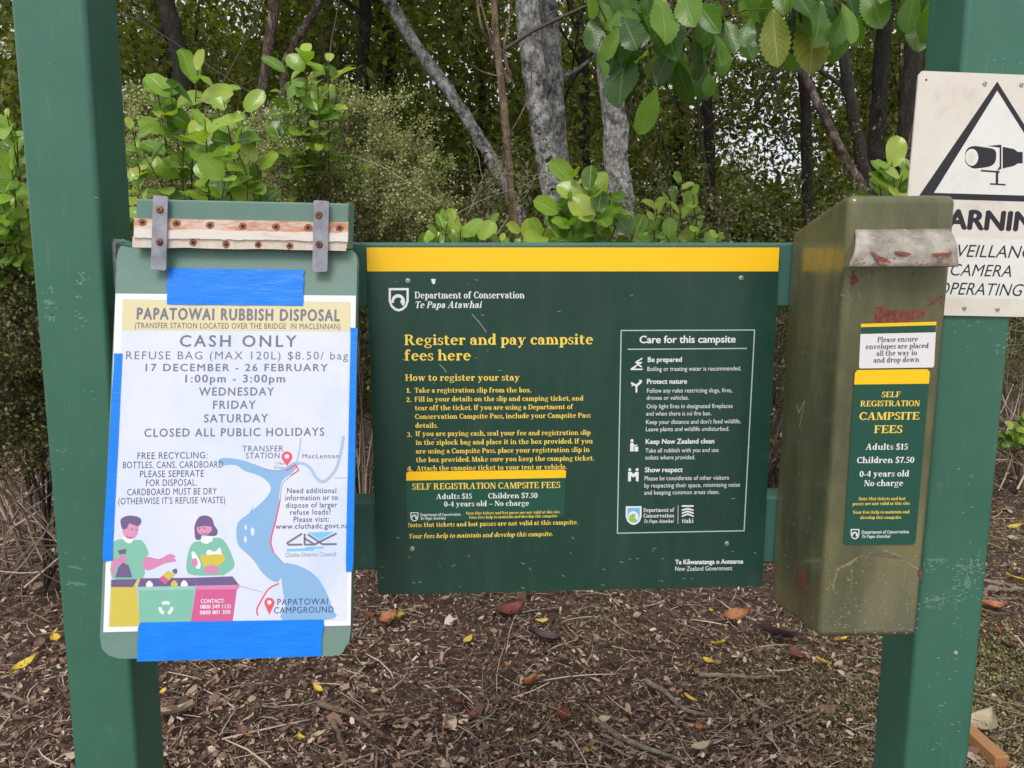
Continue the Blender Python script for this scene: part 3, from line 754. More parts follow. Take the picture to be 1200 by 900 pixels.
# map
mb = MB()
est = smooth([(257.5, 537.5), (271, 537), (290, 541), (306, 548), (322, 551.5), (334, 548), (346, 541), (349, 546), (340, 556), (331, 563), (328, 575), (326, 592), (322, 612), (317.5, 634), (321, 647), (330, 657), (333, 663), (329, 678), (322, 682), (308, 672), (296, 655), (280, 640), (277, 626), (279, 612), (291, 602), (303, 592), (312, 583), (317.5, 573), (314, 565), (303, 557), (287, 552), (276, 545), (258, 545)], 3, True)
shape(mb, PP, est, 'river', 1)
shape(mb, PP, smooth([(331, 660), (350, 663), (369, 674), (382, 693), (389, 712), (390.5, 725), (331.5, 727), (334, 710), (331, 690), (329.5, 672)], 3, True), 'river', 1.4)
shape(mb, PP, [(287, 609), (293, 600), (297, 592), (294.5, 603), (291, 611)], 'river', 1.6)
for e_ in ((296, 623, 2.2, 5), (287.5, 632, 1.8, 4), (288, 618, 1.5, 3)): shape(mb, PP, ell(*e_), 'paper', 2)
line(mb, PP, smooth([(347, 543), (356, 543.5), (364, 549), (370, 559), (377, 564.5), (385, 560.5), (394, 549), (399, 532), (402.5, 512)], 3), 3.6, 'river2', 1.8)
line(mb, PP, smooth([(352.5, 514), (351, 527), (348, 541)], 3), 1.6, 'river2', 2)
line(mb, PP, smooth([(297, 544), (313, 550), (330, 552)], 3), .9, 'lgrey', 2.4)
line(mb, PP, [(335, 551.5), (346.5, 544.5), (350, 551), (340.5, 557.5)], 1.5, 'red', 3)
line(mb, PP, smooth([(340.5, 558), (331, 567), (328.5, 584)], 3), .8, 'lgrey', 3)
line(mb, PP, smooth([(328.3, 585.5), (323, 610), (317.3, 634), (320.8, 647.5)], 4), 1.6, 'red', 3)
for k in range(4): line(mb, PP, [(322 + k * 2.5, 649 + k * 2.9), (323.2 + k * 2.5, 650.4 + k * 2.9)], .9, 'ink', 3)
line(mb, PP, smooth([(326.5, 684), (315, 690), (306, 704), (301, 714), (302, 721)], 4), 1.6, 'red', 3)
line(mb, PP, [(280, 686.5), (308, 694)], .6, 'lgrey', 2.5)
line(mb, PP, [(392, 560), (406, 560)], .6, 'lgrey', 2.5)
for (x, y, r_, tip) in ((336.2, 535.2, 6.3, 11), (315.6, 706.2, 5.9, 14)):
    shape(mb, PP, ell(x, y, r_, r_, 14, 150, 390) + [(x, y + tip)], 'red', 4)
    shape(mb, PP, ell(x, y - .3, r_ * .42, r_ * .42), 'white', 5)
# council logo
lg = 'ink'
for pts in ([(353.5, 625.5), (336.5, 636.3), (338.2, 638.3), (353.5, 638.2)], [(357, 638.3), (357, 626)], [(357, 631), (369, 638.2), (357, 638.2)], [(361, 626.5), (378, 637.8), (394, 637.6)], [(394, 625.2), (369, 637.8)]):
    line(mb, PP, pts, 2.3, lg, 3)
shape(mb, PP, [(361, 624), (391, 623.2), (374.5, 632.5)], 'bluelogo', 2.6)
shape(mb, PP, [(336, 643.2), (358, 642.6), (358, 641), (379, 640.6), (379, 642.6), (368, 643), (368, 645.4), (336, 646.2)], 'bluelogo', 2.6)
mb.build('map', pos)
# helpers sorting recycling
mb = MB()
def z6(L_, lay, mt, sm=True):
    pts = [(120 + a / 6, 590 + b / 6) for a, b in L_]
    shape(mb, PP, smooth(pts, 3, True) if sm else pts, mt, lay)
z6([(85, 265), (150, 250), (225, 258), (280, 262), (325, 350), (290, 400), (285, 525), (68, 525), (75, 330)], 1, 'mint')
z6([(145, 160), (245, 140), (250, 200), (230, 240), (185, 250), (150, 225)], 2, 'face')
z6([(150, 225), (205, 225), (215, 262), (185, 280), (150, 255)], 1.7, 'white')
z6([(130, 150), (128, 115), (150, 95), (200, 85), (262, 100), (272, 135), (245, 160), (190, 140), (172, 175), (142, 180)], 2.6, 'purple')
for x, y in ((207, 182), (238, 186)): z6([(x - 5, y), (x, y - 8), (x + 5, y), (x, y + 8)], 3, 'purple')
line(mb, PP, [(148.5, 628), (151.5, 630), (155, 629.5)], .8, 'purple', 3)
z6([(285, 400), (315, 375), (400, 390), (470, 355), (515, 370), (500, 385), (520, 405), (430, 425), (330, 470), (290, 450)], 2, 'pinkskin')
z6([(70, 400), (120, 380), (145, 360), (172, 390), (150, 420), (95, 450), (80, 500), (65, 495)], 2.2, 'pinkskin')
z6([(90, 520), (110, 450), (145, 415), (185, 435), (210, 520)], 2.8, 'purple', False)
z6([(108, 330), (168, 318), (165, 352), (120, 358)], 2.8, 'purple', False)
z6([(605, 340), (640, 275), (720, 262), (815, 240), (870, 280), (920, 390), (925, 450), (860, 500), (840, 505), (640, 505), (590, 460)], 1, 'mint')
z6([(650, 150), (680, 95), (730, 85), (770, 105), (785, 150), (810, 190), (800, 225), (755, 228), (700, 225), (690, 255), (655, 250), (648, 200)], 1.7, 'purple')
z6([(665, 165), (700, 155), (760, 160), (768, 190), (735, 218), (695, 220), (670, 200)], 2.3, 'face')
z6([(660, 165), (680, 125), (740, 120), (770, 160), (715, 158)], 2.7, 'purple')
for x, y in ((682, 175), (715, 174)): z6([(x - 5, y), (x, y - 8), (x + 5, y), (x, y + 8)], 3, 'purple')
line(mb, PP, [(236, 624.5), (239, 626), (242.5, 624.5)], .8, 'purple', 3)
z6([(690, 250), (770, 230), (775, 262), (735, 285), (700, 275)], 2, 'white', False)
z6([(690, 370), (745, 360), (850, 360), (855, 410), (800, 440), (770, 430), (720, 445), (700, 415)], 2.6, 'yelbin')
z6([(735, 360), (745, 325), (790, 340), (825, 310), (838, 345), (835, 362)], 2.4, 'white')
z6([(625, 350), (650, 345), (690, 420), (680, 460), (650, 440)], 2.2, 'white')
z6([(625, 400), (660, 385), (670, 430), (640, 445)], 2.9, 'pinkskin'); z6([(720, 450), (800, 440), (805, 490), (730, 490)], 2.9, 'pinkskin')
z6([(62, 535), (262, 532), (225, 588), (60, 588)], 3.2, 'purple', False)
z6([(250, 526), (268, 526), (232, 588), (214, 588)], 3.6, 'yelbin', False)
z6([(60, 588), (240, 588), (266, 862), (48, 866)], 3.4, 'yelbin', False)
z6([(268, 526), (640, 522), (658, 580), (245, 588)], 3.2, 'purple', False)
z6([(240, 586), (660, 580), (655, 605), (238, 612)], 3.9, 'mint2', False)
z6([(250, 612), (650, 605), (620, 830), (264, 846)], 3.5, 'mint', False)
z6([(640, 522), (915, 512), (965, 578), (660, 578)], 3.2, 'purple', False)
z6([(655, 578), (968, 572), (955, 602), (650, 606)], 3.9, 'pinkskin', False)
z6([(655, 606), (945, 602), (915, 828), (622, 830)], 3.5, 'pinkbin', False)
for x, y, c_ in ((330, 565, 'white'), (505, 562, 'yelbin'), (575, 562, 'white')): z6([(x - 22, y + 18), (x - 18, y - 8), (x, y - 22), (x + 20, y - 6), (x + 22, y + 18)], 4.3, c_)
z6([(395, 530), (425, 505), (470, 540), (440, 570)], 4.6, 'pinkbin', False); z6([(425, 505), (460, 470), (510, 500), (470, 540)], 4.6, 'yelbin', False); z6([(490, 470), (520, 458), (525, 485), (508, 495)], 4.7, 'purple')
for k in range(3):
    a = k * 120 - 90
    o1 = ell(194.4, 712.6, 8.6, 8.2, 6, a - 38, a + 38); o2 = ell(194.4, 712.6, 4.8, 4.6, 6, a + 38, a - 38)
    shape(mb, PP, o1 + o2, 'white', 4.2)
mb.build('recycling_picture', pos)
# blue tape
def tape(quad, label, lift, seed):
    PTp = Plane(A_ + lid_n * lift, lid_n)
    mb = MB(); g = random.Random(seed)
    n, m2 = 24, 6; a, b, c_, d = quad
    horiz = abs(b[0] - a[0]) > abs(d[1] - a[1])
    vs = []; fs_ = []
    for i in range(n + 1):
        for j in range(m2 + 1):
            u, v = (i / n, j / m2) if horiz else (j / m2, i / n)
            x = (a[0] * (1 - u) + b[0] * u) * (1 - v) + (d[0] * (1 - u) + c_[0] * u) * v
            y = (a[1] * (1 - u) + b[1] * u) * (1 - v) + (d[1] * (1 - u) + c_[1] * u) * v
            edge = (i in (0, n))
            vs.append(PTp.U(x + (g.uniform(-1.1, 1.1) if edge else 0), y + (g.uniform(-.3, .3) if edge else 0), (abs(math.sin(u * 9 + seed + v * 5)) ** 6) * .0004 + g.uniform(0, .00012)))
    for i in range(n):
        for j in range(m2): fs_.append((i * (m2 + 1) + j, i * (m2 + 1) + j + 1, (i + 1) * (m2 + 1) + j + 1, (i + 1) * (m2 + 1) + j))
    mb.add(vs, fs_, 'tape')
    base = sum(vs, Vector()) / len(vs)
    o = mb.build('tape_strip', None, loc=base, smooth=True)
    return tag(o, label, 'tape', 'blue tape strips holding the poster')
tape([(196.7, 314.2), (356.3, 316.3), (355.3, 358.2), (194.7, 357)], 'wide blue tape strip across the top of the rubbish poster', .0017, 1)
tape([(162.7, 729.5), (379.5, 726), (376.5, 769), (160, 775.5)], 'widest blue tape strip across the bottom of the rubbish poster', .0017, 2)
tape([(134, 414), (143.5, 414), (131.5, 657), (119.5, 658)], 'narrow blue tape strip down the left edge of the rubbish poster', .0017, 3)
tape([(411, 384), (418.6, 384.5), (413.6, 670), (405, 670)], 'narrow blue tape strip down the right edge of the rubbish poster', .0017, 4)

# ================================================================== FEE BOX
FB = -.172
PFB = fplane(FB)
zbot = PFB.U(1020, 747).z; ztop = PFB.U(1055, 229).z
sl = fs(PFB.U(994, 232)); sl2 = fs(PFB.U(963, 745)); sl = (sl + sl2) / 2
sr = (fs(PFB.U(1119, 230)) + fs(PFB.U(1079, 743))) / 2
PBK = fplane(.003)
zb2 = PBK.U(912, 705).z
zk1 = PBK.U(934, 272).z
fee = thing('fee_box', F((sl + sr) / 2, -.08, zbot), 'tall olive green steel fee box with worn slot hood and rust spots', 'fee box')
prof = [(FB, zbot), (FB, ztop), (FB + .02, ztop + .001), (.0035, zk1), (.0055, zk1 - .02), (.0055, zb2)]
me = bpy.data.meshes.new('body'); bo = bpy.data.objects.new('body', me); COL.objects.link(bo)
bm = bmesh.new()
L1 = [bm.verts.new(F(sl, d, z) - Vector(fee['base'])) for d, z in prof]
L2 = [bm.verts.new(F(sr, d, z) - Vector(fee['base'])) for d, z in prof]
n = len(prof); bm.faces.new(L1); bm.faces.new(L2[::-1])
for i in range(n):
    j = (i + 1) % n; bm.faces.new((L1[i], L2[i], L2[j], L1[j]))
bmesh.ops.recalc_face_normals(bm, faces=bm.faces)
es = [e for e in bm.edges if e.calc_face_angle(0) > .3]
bmesh.ops.bevel(bm, geom=es, offset=.010, segments=5, affect='EDGES', profile=.5, clamp_overlap=True)
bm.to_mesh(me); bm.free(); me.materials.append(M['feebox'])
me.polygons.foreach_set('use_smooth', [True] * len(me.polygons))
bo.parent = fee; bo['base'] = fee['base']
wn = bo.modifiers.new('wn', 'WEIGHTED_NORMAL'); wn.keep_sharp = False; wn.weight = 100
# paint damage on the face
mb = MB()
shape(mb, PFB, rough([(1025, 361), (1034, 359), (1042, 364), (1074, 364), (1085, 361), (1083, 370), (1068, 374), (1066, 378), (1024, 378)], 1.1, 5, 2), 'rust', 1)
shape(mb, PFB, rough([(1086, 358), (1103, 346), (1105, 348), (1092, 358)], .5, 4, 4), 'rust', 1)
shape(mb, PFB, rough([(998, 316), (1003, 322), (1007, 328), (1003, 332), (997, 335)], .6, 4, 6), 'rust', 1)
arch = smooth([(976, 690), (981, 668), (995, 659), (1012, 650), (1030, 645), (1045, 647), (1058, 655), (1070, 662), (1079, 668)], 5)
inn = [(x + (1 if x < 1030 else -1), y + 1.6 + 1.6 * math.sin(x * 1.7)) for x, y in arch]
shape(mb, PFB, rough(arch + inn[::-1], .9, 2, 9), 'crust', 2.0)

for k in range(170):
    x = rnd.uniform(968, 1078); y = 742 - abs(rnd.gauss(0, 34)) if k % 3 else rnd.uniform(650, 742); r_ = rnd.uniform(.3, 1.1)
    shape(mb, PFB, rough(ell(x, y, r_ * 1.5, r_, 6), .2, 1, k), 'crust', 1.8)
shape(mb, PFB, rough([(1076, 663), (1081, 672), (1080, 680), (1077, 676)], .7, 3, 11), 'rust', 2)
for (a, b, c_, d) in ((985, 345, 1000, 352), (1005, 340, 1008, 352), (1062, 700, 1063, 720), (998, 665, 997, 690), (1060, 668, 1058, 690)):
    line(mb, PFB, smooth([(a, b), ((a + c_) / 2 + 1, (b + d) / 2), (c_, d)], 3), .7, 'crust', 2)
for k in range(150):
    zx, zy, sx, sy = ((1054, 371, 17, 4.5), (1000, 328, 3, 8), (1050, 318, 32, 2.2), (1078, 672, 2, 6), (1095, 352, 6, 5), (1000, 738, 30, 3))[k % 6]
    x = min(1104, max(972, rnd.gauss(zx, sx))); y = rnd.gauss(zy, sy); r_ = rnd.uniform(.2, 1.0)
    if y < 378: shape(mb, PFB, rough(ell(x, y, r_ * 1.3, r_, 6), .25, 1, k), 'rust', 1.2 + .03 * (k % 9))
mb.build('paint_wear', fee)
# wear on its left flank
PSD = Plane(F(sl, 0, 1), -EV)
mb = MB()
for k in range(90):
    x = rnd.gauss(941, 4.2); y = rnd.gauss(677, 7); r_ = rnd.uniform(.3, 1.9)
    shape(mb, PSD, rough(ell(x, y, r_ * .9, r_ * 1.3, 7), .35, 2, k), 'rust', 1 + .05 * (k % 9))
line(mb, PSD, [(934, 474), (936, 484), (942, 470)], .6, 'scuff2', 2); line(mb, PSD, [(943, 470), (939, 490), (937, 500)], .5, 'scuff2', 2)
for k in range(26):
    x = rnd.uniform(918, 962); y = rnd.uniform(560, 735) if k % 3 else rnd.uniform(300, 560); r_ = rnd.uniform(.25, .9)
    shape(mb, PSD, rough(ell(x, y, r_, r_ * 1.4, 6), .2, 1, k), 'crust', 1.4)
mb.build('flank_wear', fee)
# hood over the slot
mb = MB()
PHD = fplane(FB - .026)
a0, b0 = PFB.U(1002, 270), PFB.U(1112, 269)
a1, b1 = PHD.U(995, 312.5), PHD.U(1122.5, 312)
a2, b2 = PFB.U(996, 318), PFB.U(1114, 318)
nx = 26; ny = 9; vs = []; fs_ = []
for i in range(nx + 1):
    for j in range(ny + 1):
        u, v = i / nx, j / ny
        p = (a0 * (1 - u) + b0 * u) * (1 - v) + (a1 * (1 - u) + b1 * u) * v
        p = p + NV * (.007 * math.sin(math.pi * min(1, v * 1.1)) + .0012 * math.sin(u * 23 + v * 11) * v + .0008 * math.sin(u * 51) * v)
        vs.append(p)
for i in range(nx):
    for j in range(ny): fs_.append((i * (ny + 1) + j, i * (ny + 1) + j + 1, (i + 1) * (ny + 1) + j + 1, (i + 1) * (ny + 1) + j))
mb.add(vs, fs_, 'hood')
o = mb.build('slot_hood', fee, smooth=True)
so = o.modifiers.new('thickness', 'SOLIDIFY'); so.thickness = .003; so.offset = 0
mb = MB()
for A1, A2 in ((a0, a1), (b0, b1)):
    k = EV * (.002 if A1 is a0 else -.002)
    foot = A2 + NV * -.024
    mb.add([A1 + k, A2 + k, foot + k, A1 + k * 2, A2 + k * 2, foot + k * 2], [(0, 1, 2), (5, 4, 3), (0, 3, 4, 1), (1, 4, 5, 2), (2, 5, 3, 0)], 'feebox')
mb.build('hood_cheek', fee)
mb = MB(); shape(mb, PFB, [(1004, 300), (1108, 300), (1107, 308), (1003, 308)], 'dark', 1.5); mb.build('slot', fee)
mb = MB(); gg = random.Random(5)
PHF = Plane((a0 + a1) / 2 + NV * .0094, (b0 - a0).cross(a0 - a1).normalized() if (b0 - a0).cross(a0 - a1).dot(NV) > 0 else -(b0 - a0).cross(a0 - a1).normalized())
for pts in ([(1018, 294), (1026, 296), (1031, 301), (1040, 303), (1040, 308), (1030, 306), (1024, 299)], [(1048, 294), (1060, 295), (1070, 298), (1060, 299), (1050, 297)], [(1090, 297), (1112, 296), (1116, 294), (1114, 299), (1098, 300)]):
    shape(mb, PHF, rough(pts, .5, 3, 3), 'rust', 1.5)
for k in range(60):
    x = gg.uniform(1000, 1118); y = gg.uniform(301, 310); r_ = gg.uniform(.4, 1.6); shape(mb, PHF, rough(ell(x, y, r_ * 1.4, r_ * .8, 6), .3, 1, k), 'rust_ring' if k % 2 else 'rust', 1 + .1 * (k % 5))
mb.build('hood_rust', fee)
# stickers on the fee box
PS1 = fplane(FB - .0012)
s1 = thing('instruction_sticker', PS1.U(1052, 431), 'small white envelope sticker with yellow and green top strip on the fee box', 'sticker')
mb = MB(); slab(mb, PS1, [(1009, 379.6), (1097.4, 377), (1094.6, 429), (1093, 430.6), (1008, 431.8), (1006.7, 430.2)], .0005, 'label_white')
shape(mb, PS1, [(1009, 379.6), (1097.4, 377), (1097, 381), (1008.8, 383.4)], 'yellow', 1)
shape(mb, PS1, [(1008.8, 383.4), (1097, 381), (1096.6, 389.4), (1008.5, 391.4)], 'sticker_green', 1)
mb.build('backing', s1)
mb = MB()
for tx, x0, y0, x1, y1 in (('Please ensure', 1028, 401, 1075.5, 400), ('envelopes are placed', 1014.3, 409.2, 1088, 407.8), ('all the way in', 1027, 417, 1074.7, 416), ('and drop down', 1023.5, 425, 1077, 424)):
    text(mb, PS1, tx, x0, y0, x1, y1, 6.0, 'ink2', 'serif')
mb.build('lettering', s1)
s2 = thing('fee_sticker', PS1.U(1030, 636), 'tall narrow green campsite fees sticker with yellow top on the front of the fee box', 'sticker')
mb = MB(); slab(mb, PS1, [(1005, 433.6), (1086.5, 432.6), (1089.8, 436), (1073, 635), (1070, 638), (990.5, 638.4), (988.6, 635.5), (1001.9, 437)], .0005, 'sticker_green')
shape(mb, PS1, [(1005, 433.6), (1086.5, 432.6), (1089.8, 436), (1088.6, 449.6), (1001, 450.6), (1001.9, 437)], 'yellow', 1)
mb.build('backing', s2)
mb = MB()
for tx, x0, y0, x1, y1, cp in (('SELF', 1033, 465.5, 1055, 465.3, 6.5), ('REGISTRATION', 1008, 476.2, 1077.5, 475.8, 6.6), ('CAMPSITE', 1006.7, 492, 1077, 491.6, 8.8), ('FEES', 1024, 507.5, 1057, 507.3, 9)):
    text(mb, PS1, tx, x0, y0, x1, y1, cp, Y_, 'serif')
for tx, x0, y0, x1, y1 in (('Adults $15', 1014, 527, 1063.5, 526.8), ('Children $7.50', 1004, 542.7, 1071, 542.2), ('0-4 years old', 1007, 558.7, 1065, 558.2), ('No charge', 1012.5, 569.7, 1058, 569.3)):
    text(mb, PS1, tx, x0, y0, x1, y1, 7, Wt, 'serif')
for tx, x0, y0, x1, y1 in (('Note: Hut tickets and hut', 1006, 586.2, 1061, 585.8), ('passes are not valid at this site.', 999, 592, 1066.5, 591.4), ('Your fees help to maintain and', 999, 602, 1065.5, 601.4), ('develop this campsite.', 1008, 608.2, 1056.5, 607.8)):
    text(mb, PS1, tx, x0, y0, x1, y1, 3.6, Y_, 'serif')
shield(mb, PS1, 997, 620, 10, 12, 'white', 'sticker_green')
text(mb, PS1, 'Department of Conservation', 1009.5, 625.4, 1065, 624.8, 3.8, Wt, 'serif')
text(mb, PS1, 'Te Papa Atawhai', 1009.3, 630.4, 1043, 630, 3.6, Wt, 'serif', ital=.2)
mb.build('lettering', s2)

# ================================================================== SURVEILLANCE CAMERA SIGN
PW = fplane(PF - .004)
ws = thing('warning_sign', PW.U(1150, 371), 'weathered white surveillance camera warning sign with black triangle on the right post', 'warning sign')
mb = MB()
def W(x, y): return (x, y)
tl, tr, br, bl = (1077, 83), (1262, 90), (1236, 372), (1052, 368.5)
slab(mb, PW, [(1081, 83), (1258, 90), (1262, 94), (1236.5, 368), (1233, 372), (1055, 368.6), (1052, 364), (1076.6, 88)], .0028, 'warn', 'warn')
mb.build('plate', ws)
mb = MB()
shape(mb, PW, [(1168.8, 107), (1248, 231), (1094, 226)], 'warnw', 1)
shape(mb, PW, [(1062, 277), (1247, 282), (1241, 352), (1055, 348)], 'warnw', 1)
K = 'black'
def tri(o, i): return
oA, oB, oC = (1168.7, 95.5), (1258, 238), (1075, 232.5)
iA, iB, iC = (1168.7, 106), (1247, 230.5), (1094.5, 226)
for (p, q_, r_, s_) in ((oA, oC, iC, iA), (oA, iA, iB, oB), (oC, oB, iB, iC)): shape(mb, PW, [p, q_, r_, s_], K, 2)
text(mb, PW, 'WARNING', 1073.5, 266.5, 1235, 271.5, 21.6, K, bold=.035)
text(mb, PW, 'SURVEILLANCE', 1083, 300, 1219, 303, 14.2, K, ital=.2, bold=.006)
text(mb, PW, 'CAMERA', 1112, 322.8, 1185, 324.6, 13.6, K, ital=.2, bold=.006)
text(mb, PW, 'OPERATING', 1097, 344.6, 1196, 347, 14, K, ital=.2, bold=.006)
# camera pictogram
shape(mb, PW, smooth([(1132, 177), (1139, 171.3), (1152, 172.3), (1165, 175), (1167.5, 182), (1166, 190), (1160, 195), (1146, 197.2), (1139, 196.8), (1131.5, 190)], 3, True), K, 2)
shape(mb, PW, ell(1138.8, 184.3, 7.6, 9.9, 20), 'warnw', 2.6); shape(mb, PW, ell(1138, 185, 4.6, 6.6, 20), 'warn', 3)
shape(mb, PW, [(1157, 171), (1173.5, 169.5), (1173.5, 198), (1168, 200), (1171.5, 195), (1171.5, 173)], K, 2.4)
shape(mb, PW, [(1175, 172), (1188, 174.5), (1193, 178), (1198.5, 178), (1198.5, 191.5), (1193, 191.5), (1188, 194.5), (1175, 197.5)], K, 2.2)
line(mb, PW, [(1150, 200), (1171, 201.5)], 2, K, 2.7); line(mb, PW, [(1168.5, 201), (1168.2, 215)], 3, K, 2.2); line(mb, PW, [(1160.5, 215.5), (1178, 216.5)], 1.8, K, 2.9)
mb.build('lettering', ws)
for x, y in ((1154, 97.8), (1197, 99), (1130, 361), (1169, 362.5)): screw(ws, PW, x, y, .0036)
mb = MB(); shape(mb, PW, ell(1085.6, 93.6, 1.2, 1.3, 8), 'dark', 2); mb.build('corner_hole', ws)

# ================================================================== VEGETATION
def np_mesh(name, V_, Fc, mats, mi=None, smooth_=False):
    me = bpy.data.meshes.new(name)
    V_ = np.asarray(V_, np.float32); Fc = np.asarray(Fc, np.int32)
    n, k = Fc.shape
    me.vertices.add(len(V_)); me.vertices.foreach_set('co', V_.ravel())
    me.loops.add(n * k); me.loops.foreach_set('vertex_index', Fc.ravel())
    me.polygons.add(n); me.polygons.foreach_set('loop_start', np.arange(0, n * k, k, dtype=np.int32))
    try: me.polygons.foreach_set('loop_total', np.full(n, k, np.int32))
    except Exception: pass
    for m_ in mats: me.materials.append(M[m_])
    if mi is not None: me.polygons.foreach_set('material_index', np.asarray(mi, np.int32))
    if smooth_: me.polygons.foreach_set('use_smooth', np.ones(n, bool))
    me.update(calc_edges=True)
    return me
def link(name, me, parent=None, loc=(0, 0, 0)):
    o = bpy.data.objects.new(name, me); COL.objects.link(o); o.location = loc
    if parent is not None: o.parent = parent
    o['base'] = tuple(loc) if parent is None else tuple(parent['base'])
    return o
def leafmat(name, cols, rough=.4, trans=.35, tcol=None, spec=.5):
    m = bpy.data.materials.new(name); m.use_nodes = True; M[name] = m
    b = bsdf(m); b.inputs['Roughness'].default_value = rough; b.inputs['Specular IOR Level'].default_value = spec
    c = ramp(m, island(m), [(i / (len(cols) - 1) * .96 + .02, k) for i, k in enumerate(cols)])
    L(m, c, b.inputs['Base Color'])
    if trans:
        t = N(m, 'ShaderNodeBsdfTranslucent'); mx = N(m, 'ShaderNodeMixShader'); mx.inputs[0].default_value = trans
        g = N(m, 'ShaderNodeMix'); g.data_type = 'RGBA'; g.blend_type = 'MULTIPLY'; g.inputs[0].default_value = 1; g.inputs[7].default_value = (1.5, 1.55, .5, 1)
        L(m, c, g.inputs[6]); L(m, g.outputs[2], t.inputs[0])
        L(m, b.outputs[0], mx.inputs[1]); L(m, t.outputs[0], mx.inputs[2])
        L(m, mx.outputs[0], m.node_tree.nodes['Material Output'].inputs[0])
    return m
leafmat('broad_leaf', [(.06, .15, .018), (.12, .25, .026), (.20, .35, .032), (.28, .43, .05), (.40, .48, .08)], .2, .32)
leafmat('big_leaf', [(.03, .08, .018), (.05, .12, .022), (.075, .17, .028), (.13, .26, .034)], .28, .42, spec=.5)
leafmat('old_leaf', [(.28, .30, .03), (.36, .30, .04)], .4, .3)
def veins(name, pale, k=9.0, wd=.90):
    m = M[name]
    a = N(m, 'ShaderNodeAttribute'); a.attribute_name = 'leaf_uv'
    sp_ = N(m, 'ShaderNodeSeparateXYZ'); L(m, a.outputs['Vector'], sp_.inputs[0])
    def mth(op, x, y=None):
        q = N(m, 'ShaderNodeMath'); q.operation = op
        for i_, v_ in enumerate((x, y)):
            if v_ is None: continue
            if isinstance(v_, (int, float)): q.inputs[i_].default_value = v_
            else: L(m, v_, q.inputs[i_])
        return q.outputs[0]
    au = mth('ABSOLUTE', sp_.outputs[0])
    ph = mth('SUBTRACT', mth('MULTIPLY', sp_.outputs[1], k), mth('MULTIPLY', au, 2.2))
    sv = mth('SINE', mth('MULTIPLY', ph, 6.283))
    side = ramp(m, sv, [(wd, BW(0)), (.99, BW(.55))])
    mid = ramp(m, au, [(.03, BW(.9)), (.09, BW(0))])
    fac = mth('MAXIMUM', side, mid)
    for nd in list(m.node_tree.nodes):
        if nd.type == 'BSDF_PRINCIPLED':
            src = nd.inputs['Base Color'].links[0].from_socket
            blot = ramp(m, noise(m, 45, 4, .6), [(.4, BW(0)), (.75, BW(.35))])
            L(m, mix(m, fac, mix(m, blot, src, tuple(min(1, c * .8) for c in pale)), pale), nd.inputs['Base Color'])
            bp = N(m, 'ShaderNodeBump'); bp.inputs['Strength'].default_value = .5; bp.inputs['Distance'].default_value = .002
            bp.invert = True; L(m, fac, bp.inputs['Height']); L(m, bp.outputs[0], nd.inputs['Normal'])
veins('broad_leaf', (.36, .46, .10), 6, .95); veins('big_leaf', (.17, .27, .06)); veins('old_leaf', (.5, .45, .12), 6, .95)
leafmat('tiny_leaf', [(.11, .145, .055), (.25, .29, .11), (.41, .44, .19), (.62, .62, .33)], .5, .25)
leafmat('forest_leaf', [(.035, .055, .014), (.07, .10, .022), (.12, .16, .03), (.20, .23, .05)], .45, .45)
leafmat('far_leaf', [(.07, .095, .025), (.14, .175, .045), (.23, .26, .07), (.34, .35, .11)], .5, .5)
leafmat('brush_leaf', [(.04, .048, .016), (.08, .09, .026), (.14, .145, .045), (.23, .22, .09)], .55, .25)
def bark(name, a, b, c, sc=18, st=(1, 1, .3)):
    m = M[name] = mat(name, b, .85)
    n1 = noise(m, sc, 8, .75, st); n2 = noise(m, sc * .38, 9, .7)
    k_ = mix(m, ramp(m, n2, [(.40, BW(.8)), (.46, BW(0))]), ramp(m, n1, [(.36, a), (.5, b), (.66, c)]), a)
    setcol(m, mix(m, ramp(m, n2, [(.55, BW(0)), (.6, BW(.85))]), k_, c))
    bump(m, n1, .03, 1)
bark('grey_bark', (.04, .036, .032), (.27, .26, .245), (.58, .58, .55), 34, (1, 1, .7))
bark('dark_bark', (.006, .005, .004), (.024, .018, .013), (.055, .05, .03), 36)
bark('red_bark', (.025, .015, .011), (.10, .06, .045), (.30, .24, .21), 38)
bark('dry_stick', (.13, .085, .06), (.34, .25, .18), (.50, .41, .32), 60, (1, 1, 1))
bark('tan_bark', (.08, .05, .03), (.22, .14, .09), (.32, .24, .16), 40)
m = M['twig'] = mat('twig', (.12, .09, .065), .8)
L(m, ramp(m, island(m), [(.05, (.09, .056, .044)), (.5, (.26, .185, .14)), (.95, (.60, .49, .39))]), bsdf(m).inputs['Base Color'])
m = M['darktwig'] = mat('dark_twig', (.05, .035, .025), .8)
L(m, ramp(m, island(m), [(.05, (.014, .010, .008)), (.6, (.045, .033, .025)), (.95, (.10, .075, .055))]), bsdf(m).inputs['Base Color'])

# ---- the ground
def ground_h(x, y):
    return .02 * math.sin(x * 1.7 + .4) * math.cos(y * 1.3) + .012 * math.sin(x * 5.1 + y * 3.7) + .25 * max(0, y - 7) * .12
m = M['soil'] = mat('soil', (.05, .035, .026), .95)
n1 = noise(m, 30, 10, .75); n2 = noise(m, 2.2, 4, .6)
setcol(m, mix(m, ramp(m, n2, [(.45, BW(0)), (.7, BW(.5))]), ramp(m, n1, [(.3, (.05, .027, .021)), (.5, (.13, .075, .058)), (.72, (.25, .16, .12))]), (.07, .06, .03)))
bump(m, n1, .03, 1)
xs_ = np.concatenate([np.linspace(-120, -5, 12), np.linspace(-4.6, 4.6, 150), np.linspace(5, 120, 12)])
ys_ = np.concatenate([np.linspace(-120, -3, 10), np.linspace(-2, 1.4, 12), np.linspace(1.5, 8, 120), np.linspace(8.5, 20, 14), np.linspace(24, 200, 10)])
